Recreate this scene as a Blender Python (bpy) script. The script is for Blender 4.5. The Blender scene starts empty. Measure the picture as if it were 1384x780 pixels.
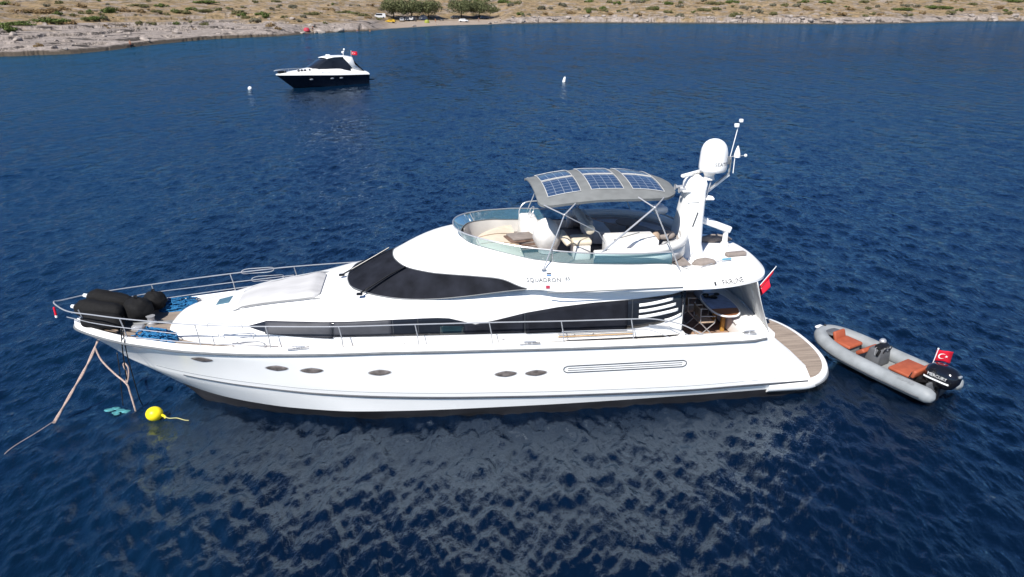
import bpy, bmesh, math, random
import numpy as np
from mathutils import Vector, Matrix, Euler

scene = bpy.context.scene
COL = scene.collection
R = math.radians
# ------------------------------------------------------------------ camera, sky, sun, exposure
cd = bpy.data.cameras.new('camera'); cam = bpy.data.objects.new('camera', cd); COL.objects.link(cam)
cam.location = (0, 0, 10.5); cam.rotation_euler = (R(68), 0, 0)
cd.sensor_width = 36; cd.lens = 36 * 970 / 1384; cd.clip_start = .1; cd.clip_end = 5000
scene.camera = cam
SUN_EL = 48.0
SUN_DIR = Vector((-.437, -.898, 0)).normalized() * math.cos(R(SUN_EL)) + Vector((0, 0, math.sin(R(SUN_EL))))
world = bpy.data.worlds.new('World'); scene.world = world; world.use_nodes = True
wn = world.node_tree; bg = wn.nodes['Background']
sky = wn.nodes.new('ShaderNodeTexSky'); sky.sky_type = 'NISHITA'; sky.sun_disc = False
sky.sun_elevation = R(SUN_EL); sky.sun_rotation = math.atan2(SUN_DIR.x, SUN_DIR.y)
sky.air_density = 1.0; sky.dust_density = .1; sky.ozone_density = 2.5
tn = wn.nodes.new('ShaderNodeMix'); tn.data_type = 'RGBA'; tn.blend_type = 'MULTIPLY'; tn.inputs[0].default_value = 1; tn.inputs[7].default_value = (.52, .80, 1.18, 1)
wn.links.new(sky.outputs[0], tn.inputs[6]); wn.links.new(tn.outputs[2], bg.inputs[0]); bg.inputs[1].default_value = .05
sd = bpy.data.lights.new('sun', 'SUN'); sd.energy = 5.0; sd.angle = R(.53); sd.color = (1, .955, .89)
so = bpy.data.objects.new('sun', sd); COL.objects.link(so)
so.rotation_euler = SUN_DIR.to_track_quat('Z', 'Y').to_euler()
scene.view_settings.view_transform = 'Standard'; scene.view_settings.look = 'None'
scene.view_settings.exposure = .55; scene.view_settings.gamma = 1

# ------------------------------------------------------------------ helpers
def pchip(xs, ys):
    xs = np.array(xs, float); ys = np.array(ys, float)
    h = np.diff(xs); dl = np.diff(ys) / h; m = np.zeros(len(xs))
    for i in range(1, len(xs) - 1):
        if dl[i-1] * dl[i] > 0:
            w1 = 2*h[i] + h[i-1]; w2 = h[i] + 2*h[i-1]
            m[i] = (w1 + w2) / (w1/dl[i-1] + w2/dl[i])
    m[0] = dl[0]; m[-1] = dl[-1]
    def f(x):
        x = np.asarray(x, float); xc = np.clip(x, xs[0], xs[-1])
        i = np.clip(np.searchsorted(xs, xc, side='right') - 1, 0, len(h) - 1)
        t = (xc - xs[i]) / h[i]; t2 = t*t; t3 = t2*t
        return (2*t3-3*t2+1)*ys[i] + (t3-2*t2+t)*h[i]*m[i] + (-2*t3+3*t2)*ys[i+1] + (t3-t2)*h[i]*m[i+1]
    return f

def tag(o, label=None, cat=None, group=None, kind=None):
    if label: o['label'] = label
    if cat: o['category'] = cat
    if group: o['group'] = group
    if kind: o['kind'] = kind
    return o

def mk(name, verts, faces, mat, parent=None, smooth=True, angle=40, label=None):
    me = bpy.data.meshes.new(name)
    me.from_pydata([tuple(map(float, v)) for v in verts], [], [tuple(f) for f in faces])
    me.update()
    bm = bmesh.new(); bm.from_mesh(me)
    bmesh.ops.recalc_face_normals(bm, faces=bm.faces); bm.to_mesh(me); bm.free()
    return link(name, me, mat, parent, smooth, angle, label)

def link(name, me, mat, parent=None, smooth=True, angle=40, label=None):
    if mat: me.materials.append(mat)
    if smooth:
        me.polygons.foreach_set('use_smooth', [True] * len(me.polygons))
        if angle < 180: me.set_sharp_from_angle(angle=R(angle))
    o = bpy.data.objects.new(name, me); COL.objects.link(o)
    if parent: o.parent = parent
    if label: o['label'] = label
    return o

def empty(name, loc=(0, 0, 0), rz=0, label=None, cat=None, group=None, rot=None):
    o = bpy.data.objects.new(name, None); COL.objects.link(o); o.location = loc
    o.rotation_euler = rot if rot else (0, 0, rz); o.empty_display_size = .2
    return tag(o, label, cat, group)

class MB:
    """collects shapes into one mesh"""
    def __init__(s): s.v = []; s.f = []
    def add(s, v, f):
        n = len(s.v); s.v += [tuple(map(float, p)) for p in v]; s.f += [tuple(i + n for i in q) for q in f]; return s
    def grid(s, rows, cu=False, cv=False, cap=False):
        n = len(rows); m = len(rows[0]); v = [p for r in rows for p in r]; f = []
        for i in range(n if cu else n - 1):
            for j in range(m if cv else m - 1):
                a = i*m + j; b = i*m + (j+1) % m; c = ((i+1) % n)*m + (j+1) % m; d = ((i+1) % n)*m + j
                f.append((a, b, c, d))
        if cap: f.append(tuple(range(m))[::-1]); f.append(tuple((n-1)*m + j for j in range(m)))
        return s.add(v, f)
    def tube(s, pts, r, n=8, closed=False, cap=True):
        pts = [Vector(p) for p in pts]; N = len(pts); rows = []
        rs = r if hasattr(r, '__len__') else [r] * N
        up = None
        for i, p in enumerate(pts):
            if closed: d = pts[(i+1) % N] - pts[i-1]
            else: d = pts[min(i+1, N-1)] - pts[max(i-1, 0)]
            d.normalize()
            if up is None:
                up = Vector((0, 0, 1)) if abs(d.z) < .9 else Vector((1, 0, 0))
            x = d.cross(up); x.normalize(); up = x.cross(d); up.normalize()
            rows.append([p + (x*math.cos(2*math.pi*k/n) + up*math.sin(2*math.pi*k/n)) * rs[i] for k in range(n)])
        return s.grid(rows, cu=closed, cv=True, cap=cap and not closed)
    def box(s, c, d, bev=0, seg=2, rot=None, taper=1.0, off=(0, 0)):
        bm = bmesh.new(); bmesh.ops.create_cube(bm, size=1)
        for v in bm.verts:
            if v.co.z > 0: v.co.x = v.co.x*taper + off[0]/d[0]; v.co.y = v.co.y*taper + off[1]/d[1]
        bmesh.ops.scale(bm, vec=d, verts=bm.verts)
        if bev: bmesh.ops.bevel(bm, geom=bm.edges[:], offset=bev, segments=seg, affect='EDGES', profile=.5)
        M = Matrix.Translation(c) @ (Euler(rot).to_matrix().to_4x4() if rot else Matrix())
        bmesh.ops.transform(bm, matrix=M, verts=bm.verts)
        bm.verts.index_update()
        s.add([v.co for v in bm.verts], [[v.index for v in f.verts] for f in bm.faces]); bm.free(); return s
    def lathe(s, prof, n=20, c=(0, 0, 0), M=None):
        rows = []
        for k in range(n):
            a = 2*math.pi*k/n; row = []
            for (r, z) in prof:
                p = Vector((r*math.cos(a), r*math.sin(a), z))
                if M is not None: p = M @ p
                row.append(p + Vector(c))
            rows.append(row)
        return s.grid(rows, cu=True)
    def ball(s, c, r, n=14, m=9, sc=(1, 1, 1), M=None):
        rows = []
        for i in range(m + 1):
            th = math.pi*i/m; row = []
            for k in range(n):
                a = 2*math.pi*k/n
                p = Vector((r*sc[0]*math.sin(th)*math.cos(a), r*sc[1]*math.sin(th)*math.sin(a), r*sc[2]*math.cos(th)))
                if M is not None: p = M @ p
                row.append(p + Vector(c))
            rows.append(row)
        return s.grid(rows, cv=True)
    def prism(s, poly, z0, z1):
        n = len(poly); v = [(x, y, z0) for x, y in poly] + [(x, y, z1) for x, y in poly]
        f = [tuple(range(n))[::-1], tuple(range(n, 2*n))] + [(i, (i+1) % n, n + (i+1) % n, n + i) for i in range(n)]
        return s.add(v, f)
    def build(s, name, mat, parent=None, smooth=True, angle=40, label=None, weld=True):
        o = mk(name, s.v, s.f, mat, parent, smooth, angle, label)
        if weld:
            bm = bmesh.new(); bm.from_mesh(o.data); bmesh.ops.remove_doubles(bm, verts=bm.verts, dist=1e-5)
            bmesh.ops.recalc_face_normals(bm, faces=bm.faces); bm.to_mesh(o.data); bm.free()
            if smooth:
                o.data.polygons.foreach_set('use_smooth', [True] * len(o.data.polygons))
                if angle < 180: o.data.set_sharp_from_angle(angle=R(angle))
        return o

def smooth_path(pts, n=6, closed=False):
    P = [Vector(p) for p in pts]; out = []; N = len(P)
    for i in range(N if closed else N - 1):
        p0 = P[(i-1) % N] if closed or i else P[0]*2 - P[1]
        p1 = P[i]; p2 = P[(i+1) % N]
        p3 = P[(i+2) % N] if closed or i + 2 < N else P[-1]*2 - P[-2]
        for k in range(n):
            t = k / n
            out.append(.5*((2*p1) + (p2-p0)*t + (2*p0-5*p1+4*p2-p3)*t*t + (3*p1-p0-3*p2+p3)*t**3))
    if not closed: out.append(P[-1])
    return out

def copy_tree(o, parent=None, label=None):
    c = o.copy(); COL.objects.link(c)
    if parent: c.parent = parent
    if label: c['label'] = label
    for ch in list(o.children): copy_tree(ch, c)
    return c

def text_mesh(body, size, extrude=.0):
    cu = bpy.data.curves.new('lettering', 'FONT'); cu.body = body; cu.size = size; cu.extrude = extrude
    cu.align_x = 'CENTER'; cu.align_y = 'CENTER'; cu.resolution_u = 2
    o = bpy.data.objects.new('lettering', cu); COL.objects.link(o)
    dg = bpy.context.evaluated_depsgraph_get(); dg.update()
    me = bpy.data.meshes.new_from_object(o.evaluated_get(dg))
    COL.objects.unlink(o); bpy.data.objects.remove(o)
    return [v.co.copy() for v in me.vertices], [tuple(p.vertices) for p in me.polygons]

# ------------------------------------------------------------------ materials
def mat(name, col, rough=.5, spec=.5, metal=0, var=.12, vscale=3.0, bump=0, bscale=40, coat=0, stretch=None, col2=None):
    m = bpy.data.materials.new(name); m.use_nodes = True; nt = m.node_tree; b = nt.nodes['Principled BSDF']
    b.inputs['Roughness'].default_value = rough; b.inputs['Specular IOR Level'].default_value = spec
    b.inputs['Metallic'].default_value = metal
    if coat: b.inputs['Coat Weight'].default_value = coat; b.inputs['Coat Roughness'].default_value = .08
    tc = nt.nodes.new('ShaderNodeTexCoord'); mp = nt.nodes.new('ShaderNodeMapping')
    nt.links.new(tc.outputs['Object'], mp.inputs[0])
    if stretch: mp.inputs['Scale'].default_value = stretch
    nz = nt.nodes.new('ShaderNodeTexNoise'); nz.inputs['Scale'].default_value = vscale; nz.inputs['Detail'].default_value = 6
    nt.links.new(mp.outputs[0], nz.inputs[0])
    rp = nt.nodes.new('ShaderNodeValToRGB'); c2 = col2 if col2 else tuple(c * (1 - var*2) for c in col)
    rp.color_ramp.elements[0].color = (*c2, 1); rp.color_ramp.elements[1].color = (*[min(1, c * (1 + var*.3)) for c in col], 1)
    rp.color_ramp.elements[0].position = .25; rp.color_ramp.elements[1].position = .7
    nt.links.new(nz.outputs[0], rp.inputs[0]); nt.links.new(rp.outputs[0], b.inputs['Base Color'])
    if bump:
        n2 = nt.nodes.new('ShaderNodeTexNoise'); n2.inputs['Scale'].default_value = bscale; n2.inputs['Detail'].default_value = 5
        nt.links.new(mp.outputs[0], n2.inputs[0])
        bp = nt.nodes.new('ShaderNodeBump'); bp.inputs['Strength'].default_value = bump; bp.inputs['Distance'].default_value = .02
        nt.links.new(n2.outputs[0], bp.inputs['Height']); nt.links.new(bp.outputs[0], b.inputs['Normal'])
    return m

def N(nt, typ, **kw):
    n = nt.nodes.new(typ)
    for k, v in kw.items():
        if k in ('operation', 'blend_type', 'data_type', 'noise_dimensions', 'feature', 'wave_type', 'bands_direction', 'attribute_name', 'interpolation_type', 'use_clamp'): setattr(n, k, v)
        else: n.inputs[k].default_value = v
    return n

M = {}
M['gel'] = mat('white_gelcoat', (.86, .86, .85), .22, .5, var=.02, vscale=.7)
M['gel2'] = mat('ivory_gelcoat', (.80, .78, .74), .35, .5, var=.04, vscale=2)
M['anti'] = mat('black_antifouling', (.018, .018, .022), .55, .4, var=.3, vscale=2, stretch=(.5, 1, 3))
M['rub'] = mat('grey_rubber', (.16, .17, .18), .45, .4, var=.15, vscale=4)
M['dark'] = mat('dark_line', (.05, .055, .065), .4, .5, var=.2, vscale=5)
M['steel'] = mat('stainless_steel', (.50, .51, .53), .3, .6, metal=.45, var=.05, vscale=5)
M['glassdark'] = mat('tinted_glass', (.02, .024, .032), .06, .5, var=.3, vscale=.8)
M['scrcover'] = mat('mesh_screen_cover', (.017, .019, .027), .8, .10, var=.30, vscale=2.2, bump=.2, bscale=150)
M['wincover'] = mat('grey_window_cover', (.055, .058, .070), .6, .3, var=.15, vscale=3, bump=.2, bscale=120)
M['canvas'] = mat('grey_canvas', (.19, .20, .20), .85, .2, var=.1, vscale=4, bump=.25, bscale=20)
M['whitecloth'] = mat('white_cover_cloth', (.70, .69, .67), .8, .2, var=.06, vscale=3, bump=.6, bscale=7)
M['padcloth'] = mat('pale_sun_pad_cloth', (.52, .52, .525), .85, .2, var=.10, vscale=1.6, bump=.5, bscale=5, stretch=(.5, 2, 1))
M['cream'] = mat('cream_vinyl', (.68, .60, .47), .5, .35, var=.08, vscale=4, bump=.15, bscale=30)
M['greyvinyl'] = mat('grey_vinyl', (.52, .53, .55), .5, .35, var=.1, vscale=4)
M['rollcloth'] = mat('pale_grey_roll_cloth', (.55, .55, .54), .8, .2, var=.15, vscale=9, bump=.4, bscale=25)
M['seatgrey'] = mat('warm_grey_seat', (.42, .38, .36), .6, .3, var=.15, vscale=3)
M['brown'] = mat('brown_slats', (.20, .13, .10), .6, .3, var=.3, vscale=6)
M['taupe'] = mat('taupe_cushion', (.26, .225, .205), .8, .25, var=.15, vscale=5, bump=.2, bscale=40)
M['blackcloth'] = mat('black_fender_cloth', (.008, .008, .009), .8, .25, var=.3, vscale=20, bump=.5, bscale=60)
M['black'] = mat('black_plastic', (.012, .012, .013), .3, .5, var=.2, vscale=8)
M['blackgloss'] = mat('black_gloss_cowl', (.008, .008, .010), .12, .6, var=.1, vscale=5, coat=.6)
M['navy'] = mat('navy_hull_paint', (.006, .008, .016), .12, .5, var=.2, vscale=1, coat=.4)
M['blue'] = mat('blue_net_rope', (.03, .19, .42), .85, .2, var=.35, vscale=14, bump=.6, bscale=80)
M['rope'] = mat('pinkish_mooring_rope', (.50, .38, .33), .9, .2, var=.25, vscale=30, bump=.5, bscale=120)
M['yellow'] = mat('yellow_buoy_plastic', (.85, .68, .01), .4, .4, var=.08, vscale=6)
M['red'] = mat('red_flag_cloth', (.62, .012, .035), .8, .2, var=.1, vscale=4)
M['white'] = mat('white_paint', (.82, .82, .82), .4, .4, var=.03)
M['rib'] = mat('grey_hypalon', (.27, .29, .305), .55, .35, var=.14, vscale=3)
M['ribdark'] = mat('grey_grp_dark', (.11, .115, .125), .5, .4, var=.15, vscale=4)
M['ribfloor'] = mat('grey_grp_floor', (.25, .26, .265), .5, .4, var=.12, vscale=6)
M['orange'] = mat('orange_vinyl', (.36, .088, .042), .6, .35, var=.12, vscale=5, bump=.15, bscale=30)
M['tan'] = mat('tan_leather', (.40, .30, .22), .6, .3, var=.2, vscale=8)
M['wood'] = mat('varnished_wood', (.30, .12, .05), .3, .5, var=.3, vscale=8, stretch=(1, 6, 1))
M['ochre'] = mat('ochre_wood', (.52, .28, .06), .4, .4, var=.2, vscale=6)
M['bluecloth'] = mat('blue_table_cover', (.22, .33, .60), .5, .4, var=.2, vscale=5)
M['interior'] = mat('dark_interior', (.03, .028, .027), .7, .3, var=.4, vscale=2)
M['greycurtain'] = mat('grey_side_curtain', (.62, .63, .64), .6, .35, var=.08, vscale=1.5, bump=.3, bscale=3)
M['pane'] = mat('see_through_pane', (.018, .040, .050), .08, .5, var=.4, vscale=1.5)
M['port'] = mat('porthole_glass', (.20, .175, .165), .2, .5, var=.35, vscale=6)
M['turq'] = mat('turquoise_plastic', (.08, .30, .33), .6, .3, var=.4, vscale=8)
M['skin'] = mat('tanned_skin', (.24, .13, .085), .6, .3, var=.1)
M['text'] = mat('grey_lettering', (.035, .038, .045), .5, .4, var=.1)
M['signred'] = mat('red_sticker', (.45, .04, .08), .5, .4, var=.1)

def teak_mat(name, c1, c2, plank=.055, axis=1):
    m = bpy.data.materials.new(name); m.use_nodes = True; nt = m.node_tree; b = nt.nodes['Principled BSDF']; L = nt.links.new
    b.inputs['Roughness'].default_value = .7; b.inputs['Specular IOR Level'].default_value = .25
    tc = nt.nodes.new('ShaderNodeTexCoord'); sx = nt.nodes.new('ShaderNodeSeparateXYZ'); L(tc.outputs['Object'], sx.inputs[0])
    mp = N(nt, 'ShaderNodeMapping'); mp.inputs['Scale'].default_value = (1.2, 12, 1) if axis == 1 else (12, 1.2, 1)
    L(tc.outputs['Object'], mp.inputs[0])
    nz = N(nt, 'ShaderNodeTexNoise', Scale=1.0, Detail=6.0); L(mp.outputs[0], nz.inputs[0])
    rp = nt.nodes.new('ShaderNodeValToRGB'); rp.color_ramp.elements[0].color = (*c2, 1); rp.color_ramp.elements[1].color = (*c1, 1)
    rp.color_ramp.elements[0].position = .3; rp.color_ramp.elements[1].position = .65
    L(nz.outputs[0], rp.inputs[0])
    dv = N(nt, 'ShaderNodeMath', operation='DIVIDE'); L(sx.outputs[axis], dv.inputs[0]); dv.inputs[1].default_value = plank
    fr = N(nt, 'ShaderNodeMath', operation='FRACT'); L(dv.outputs[0], fr.inputs[0])
    lt = N(nt, 'ShaderNodeMath', operation='LESS_THAN'); L(fr.outputs[0], lt.inputs[0]); lt.inputs[1].default_value = .12
    mx = N(nt, 'ShaderNodeMix', data_type='RGBA'); L(lt.outputs[0], mx.inputs[0]); L(rp.outputs[0], mx.inputs[6])
    mx.inputs[7].default_value = (.05, .04, .035, 1)
    L(mx.outputs[2], b.inputs['Base Color'])
    return m
M['teak'] = teak_mat('weathered_teak', (.31, .255, .21), (.22, .18, .15))
M['sole'] = teak_mat('warm_teak', (.40, .26, .18), (.30, .19, .13))
M['platteak'] = teak_mat('grey_brown_teak', (.36, .295, .24), (.23, .185, .15))

def tint_glass(name, col, dif=None, k=0):
    m = bpy.data.materials.new(name); m.use_nodes = True; nt = m.node_tree; L = nt.links.new
    for n in list(nt.nodes):
        if n.type == 'BSDF_PRINCIPLED': nt.nodes.remove(n)
    out = [n for n in nt.nodes if n.type == 'OUTPUT_MATERIAL'][0]
    tr = N(nt, 'ShaderNodeBsdfTransparent'); tr.inputs[0].default_value = (*col, 1)
    gl = N(nt, 'ShaderNodeBsdfGlossy'); gl.inputs['Roughness'].default_value = .05
    fr = N(nt, 'ShaderNodeFresnel', IOR=1.45)
    nz = N(nt, 'ShaderNodeTexNoise', Scale=2.0); ml = N(nt, 'ShaderNodeMath', operation='MULTIPLY_ADD')
    L(nz.outputs[0], ml.inputs[0]); ml.inputs[1].default_value = .06; L(fr.outputs[0], ml.inputs[2])
    mx = N(nt, 'ShaderNodeMixShader'); L(ml.outputs[0], mx.inputs[0]); L(tr.outputs[0], mx.inputs[1]); L(gl.outputs[0], mx.inputs[2])
    if dif:
        d = N(nt, 'ShaderNodeBsdfDiffuse'); d.inputs[0].default_value = (*dif, 1); m2 = N(nt, 'ShaderNodeMixShader'); m2.inputs[0].default_value = k
        L(mx.outputs[0], m2.inputs[1]); L(d.outputs[0], m2.inputs[2]); mx = m2
    L(mx.outputs[0], out.inputs[0]); return m
M['deflector'] = tint_glass('blue_tinted_screen', (.66, .84, .88), dif=(.22, .46, .55), k=.22)
M['clear'] = tint_glass('clear_plastic', (.85, .87, .88))

def solar_mat():
    m = bpy.data.materials.new('solar_cells'); m.use_nodes = True; nt = m.node_tree; b = nt.nodes['Principled BSDF']; L = nt.links.new
    b.inputs['Roughness'].default_value = .18
    uv = nt.nodes.new('ShaderNodeUVMap'); sx = nt.nodes.new('ShaderNodeSeparateXYZ'); L(uv.outputs[0], sx.inputs[0])
    line = []
    for ax, n, w in ((0, 6, .07), (1, 4, .05), (0, 24, .10)):
        a = N(nt, 'ShaderNodeMath', operation='MULTIPLY'); L(sx.outputs[ax], a.inputs[0]); a.inputs[1].default_value = n
        f = N(nt, 'ShaderNodeMath', operation='FRACT'); L(a.outputs[0], f.inputs[0])
        c = N(nt, 'ShaderNodeMath', operation='LESS_THAN'); L(f.outputs[0], c.inputs[0]); c.inputs[1].default_value = w; line.append(c)
    mxm = N(nt, 'ShaderNodeMath', operation='MAXIMUM'); L(line[0].outputs[0], mxm.inputs[0]); L(line[1].outputs[0], mxm.inputs[1])
    fine = N(nt, 'ShaderNodeMath', operation='MULTIPLY'); L(line[2].outputs[0], fine.inputs[0]); fine.inputs[1].default_value = .25
    m2 = N(nt, 'ShaderNodeMath', operation='MAXIMUM'); L(mxm.outputs[0], m2.inputs[0]); L(fine.outputs[0], m2.inputs[1])
    nz = N(nt, 'ShaderNodeTexNoise', Scale=5.0); 
    rp = nt.nodes.new('ShaderNodeValToRGB'); rp.color_ramp.elements[0].color = (.02, .045, .10, 1); rp.color_ramp.elements[1].color = (.035, .07, .145, 1)
    L(nz.outputs[0], rp.inputs[0])
    mx = N(nt, 'ShaderNodeMix', data_type='RGBA'); L(m2.outputs[0], mx.inputs[0]); L(rp.outputs[0], mx.inputs[6]); mx.inputs[7].default_value = (.30, .34, .40, 1)
    L(mx.outputs[2], b.inputs['Base Color']); return m
M['solar'] = solar_mat()
# ------------------------------------------------------------------ setting: land and sea
rng = np.random.default_rng(7)
_tab = rng.random((256, 256))
def vnoise(x, y):
    xi = np.floor(x).astype(int); yi = np.floor(y).astype(int); fx = x - xi; fy = y - yi
    fx = fx*fx*(3-2*fx); fy = fy*fy*(3-2*fy)
    g = lambda a, b: _tab[a & 255, b & 255]
    return (g(xi, yi)*(1-fx)+g(xi+1, yi)*fx)*(1-fy) + (g(xi, yi+1)*(1-fx)+g(xi+1, yi+1)*fx)*fy
def fbm(x, y, o=5):
    s = 0; a = .5; x = np.asarray(x, float); y = np.asarray(y, float)
    for k in range(o): s = s + a*(vnoise(x*2**k + 17.3*k, y*2**k + 5.1*k) - .5); a *= .5
    return s   # about -.4 .. .4

SHORE = np.array([(-420, 20), (-300, 70), (-220, 105), (-165, 122), (-125, 136), (-99.3, 145.9), (-89.5, 153.9), (-87.5, 165.2), (-88.2, 184.1), (-86.3, 197),
    (-83.3, 211.5), (-69.6, 228.5), (-65, 245.7), (-48.5, 268.7), (-45.5, 287), (-38, 302), (-29, 319.6), (-18, 327), (-1, 341), (20, 352), (49, 351.5), (95, 344), (145, 335.2),
    (185, 352), (217.4, 375.4), (253.6, 379.1), (330, 392), (450, 385), (620, 330)], float)
TH = np.arctan2(SHORE[:, 0], SHORE[:, 1]); RS = np.hypot(SHORE[:, 0], SHORE[:, 1])
r_shore0 = lambda th: np.interp(th, TH, RS)
def r_shore(th):
    r = r_shore0(th)
    return r + 5*fbm(th*90, th*0 + 3.3, 5) + 2.2*fbm(th*420, th*0 + 9.1, 3)
def dist_shore(x, y):
    x = np.asarray(x, float); y = np.asarray(y, float); best = np.full(x.shape, 1e9)
    for (ax, ay), (bx, by) in zip(SHORE[:-1], SHORE[1:]):
        dx, dy = bx-ax, by-ay; t = np.clip(((x-ax)*dx+(y-ay)*dy)/(dx*dx+dy*dy), 0, 1)
        best = np.minimum(best, np.hypot(x-ax-t*dx, y-ay-t*dy))
    return best
def sstep(a, b, x): t = np.clip((x-a)/(b-a), 0, 1); return t*t*(3-2*t)
def ground(x, y, full=False):
    x = np.asarray(x, float); y = np.asarray(y, float)
    th = np.arctan2(x, y); r = np.hypot(x, y)
    ins = r - r_shore(th)
    d = dist_shore(x, y)*np.sign(r - r_shore0(th)); d = np.where(np.abs(ins) < 8, np.minimum(d, ins*.8) if False else d, d)
    e = np.minimum(d, ins)                           # metres inland
    e = np.where(ins > 30, d, e)
    wb = sstep(-.185, -.155, th)*(1 - sstep(-.03, .0, th))     # beach
    wl = 1 - sstep(-.36, -.27, th)                             # broad rock shelf
    wr = np.clip(1 - wb - wl, 0, 1)
    hb = .055*np.maximum(e, 0) + .10*np.maximum(e-28, 0)
    hl = .75*sstep(0, 1.6, e) + .050*np.maximum(e, 0) + .055*np.maximum(e-32, 0)
    hr = 2.5*sstep(-.3, 6.5, e) + .10*np.maximum(e-6, 0)
    h = wb*hb + wl*hl + wr*hr; h = np.where(h > 10, 10 + (h-10)*.22, h)
    n1 = fbm(x/26, y/26, 3); n2 = fbm(x/6, y/6, 4); n3 = fbm(x/1.7+40, y/1.7, 3)
    amp = (1-wb)*sstep(.5, 8, e) + wb*sstep(20, 45, e)
    h = h + amp*(n1*2.2*sstep(10, 60, e) + n2*1.3 + n3*.4)
    q = h/1.15 + n2*.8; ter = (np.floor(q) + sstep(.75, 1.0, q - np.floor(q)))*1.15 - n2*.92
    wt = (.62*wl + .38*wr)*sstep(2, 10, e)*(1 - sstep(55, 80, e))
    h = h*(1-wt) + ter*wt
    h = np.where(e < 0, np.maximum(-3, e*.35), h)
    if full: return h, e, wb, wl
    return h

def build_land():
    th = np.concatenate([np.linspace(TH[0]+.02, R(-38), 60)[:-1], np.linspace(R(-38), R(38), 1300), np.linspace(R(38), TH[-1]-.02, 50)[1:]])
    off = np.concatenate([np.linspace(-6, 0, 5)[:-1], np.linspace(0, 14, 32)[:-1], np.linspace(14, 60, 62)[:-1], np.linspace(60, 170, 60)[:-1], np.geomspace(170, 1500, 16)])
    A, O = np.meshgrid(th, off); r = r_shore(A) + O
    X = r*np.sin(A); Y = r*np.cos(A)
    H, E, WB, WL = ground(X, Y, True)
    n, m = X.shape; v = np.stack([X, Y, H], -1).reshape(-1, 3)
    i = np.arange(n-1)[:, None]*m + np.arange(m-1)[None, :]
    f = np.stack([i, i+1, i+1+m, i+m], -1).reshape(-1, 4)
    me = bpy.data.meshes.new('land'); fast_mesh(me, v, f)
    a = me.attributes.new('inland', 'FLOAT', 'POINT'); a.data.foreach_set('value', E.reshape(-1))
    a = me.attributes.new('beach', 'FLOAT', 'POINT'); a.data.foreach_set('value', WB.reshape(-1))
    a = me.attributes.new('shelf', 'FLOAT', 'POINT'); a.data.foreach_set('value', WL.reshape(-1))
    o = bpy.data.objects.new('hillside', me); COL.objects.link(o); me.materials.append(land_mat()); tag(o, kind='structure')
    me.polygons.foreach_set('use_smooth', [True]*len(me.polygons)); return o
def fast_mesh(me, v, f):
    me.vertices.add(len(v)); me.vertices.foreach_set('co', v.astype(np.float32).ravel())
    me.loops.add(f.size); me.loops.foreach_set('vertex_index', f.astype(np.int32).ravel())
    me.polygons.add(len(f)); me.polygons.foreach_set('loop_start', np.arange(0, f.size, f.shape[1], dtype=np.int32))
    me.update(calc_edges=True); me.validate()
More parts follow.
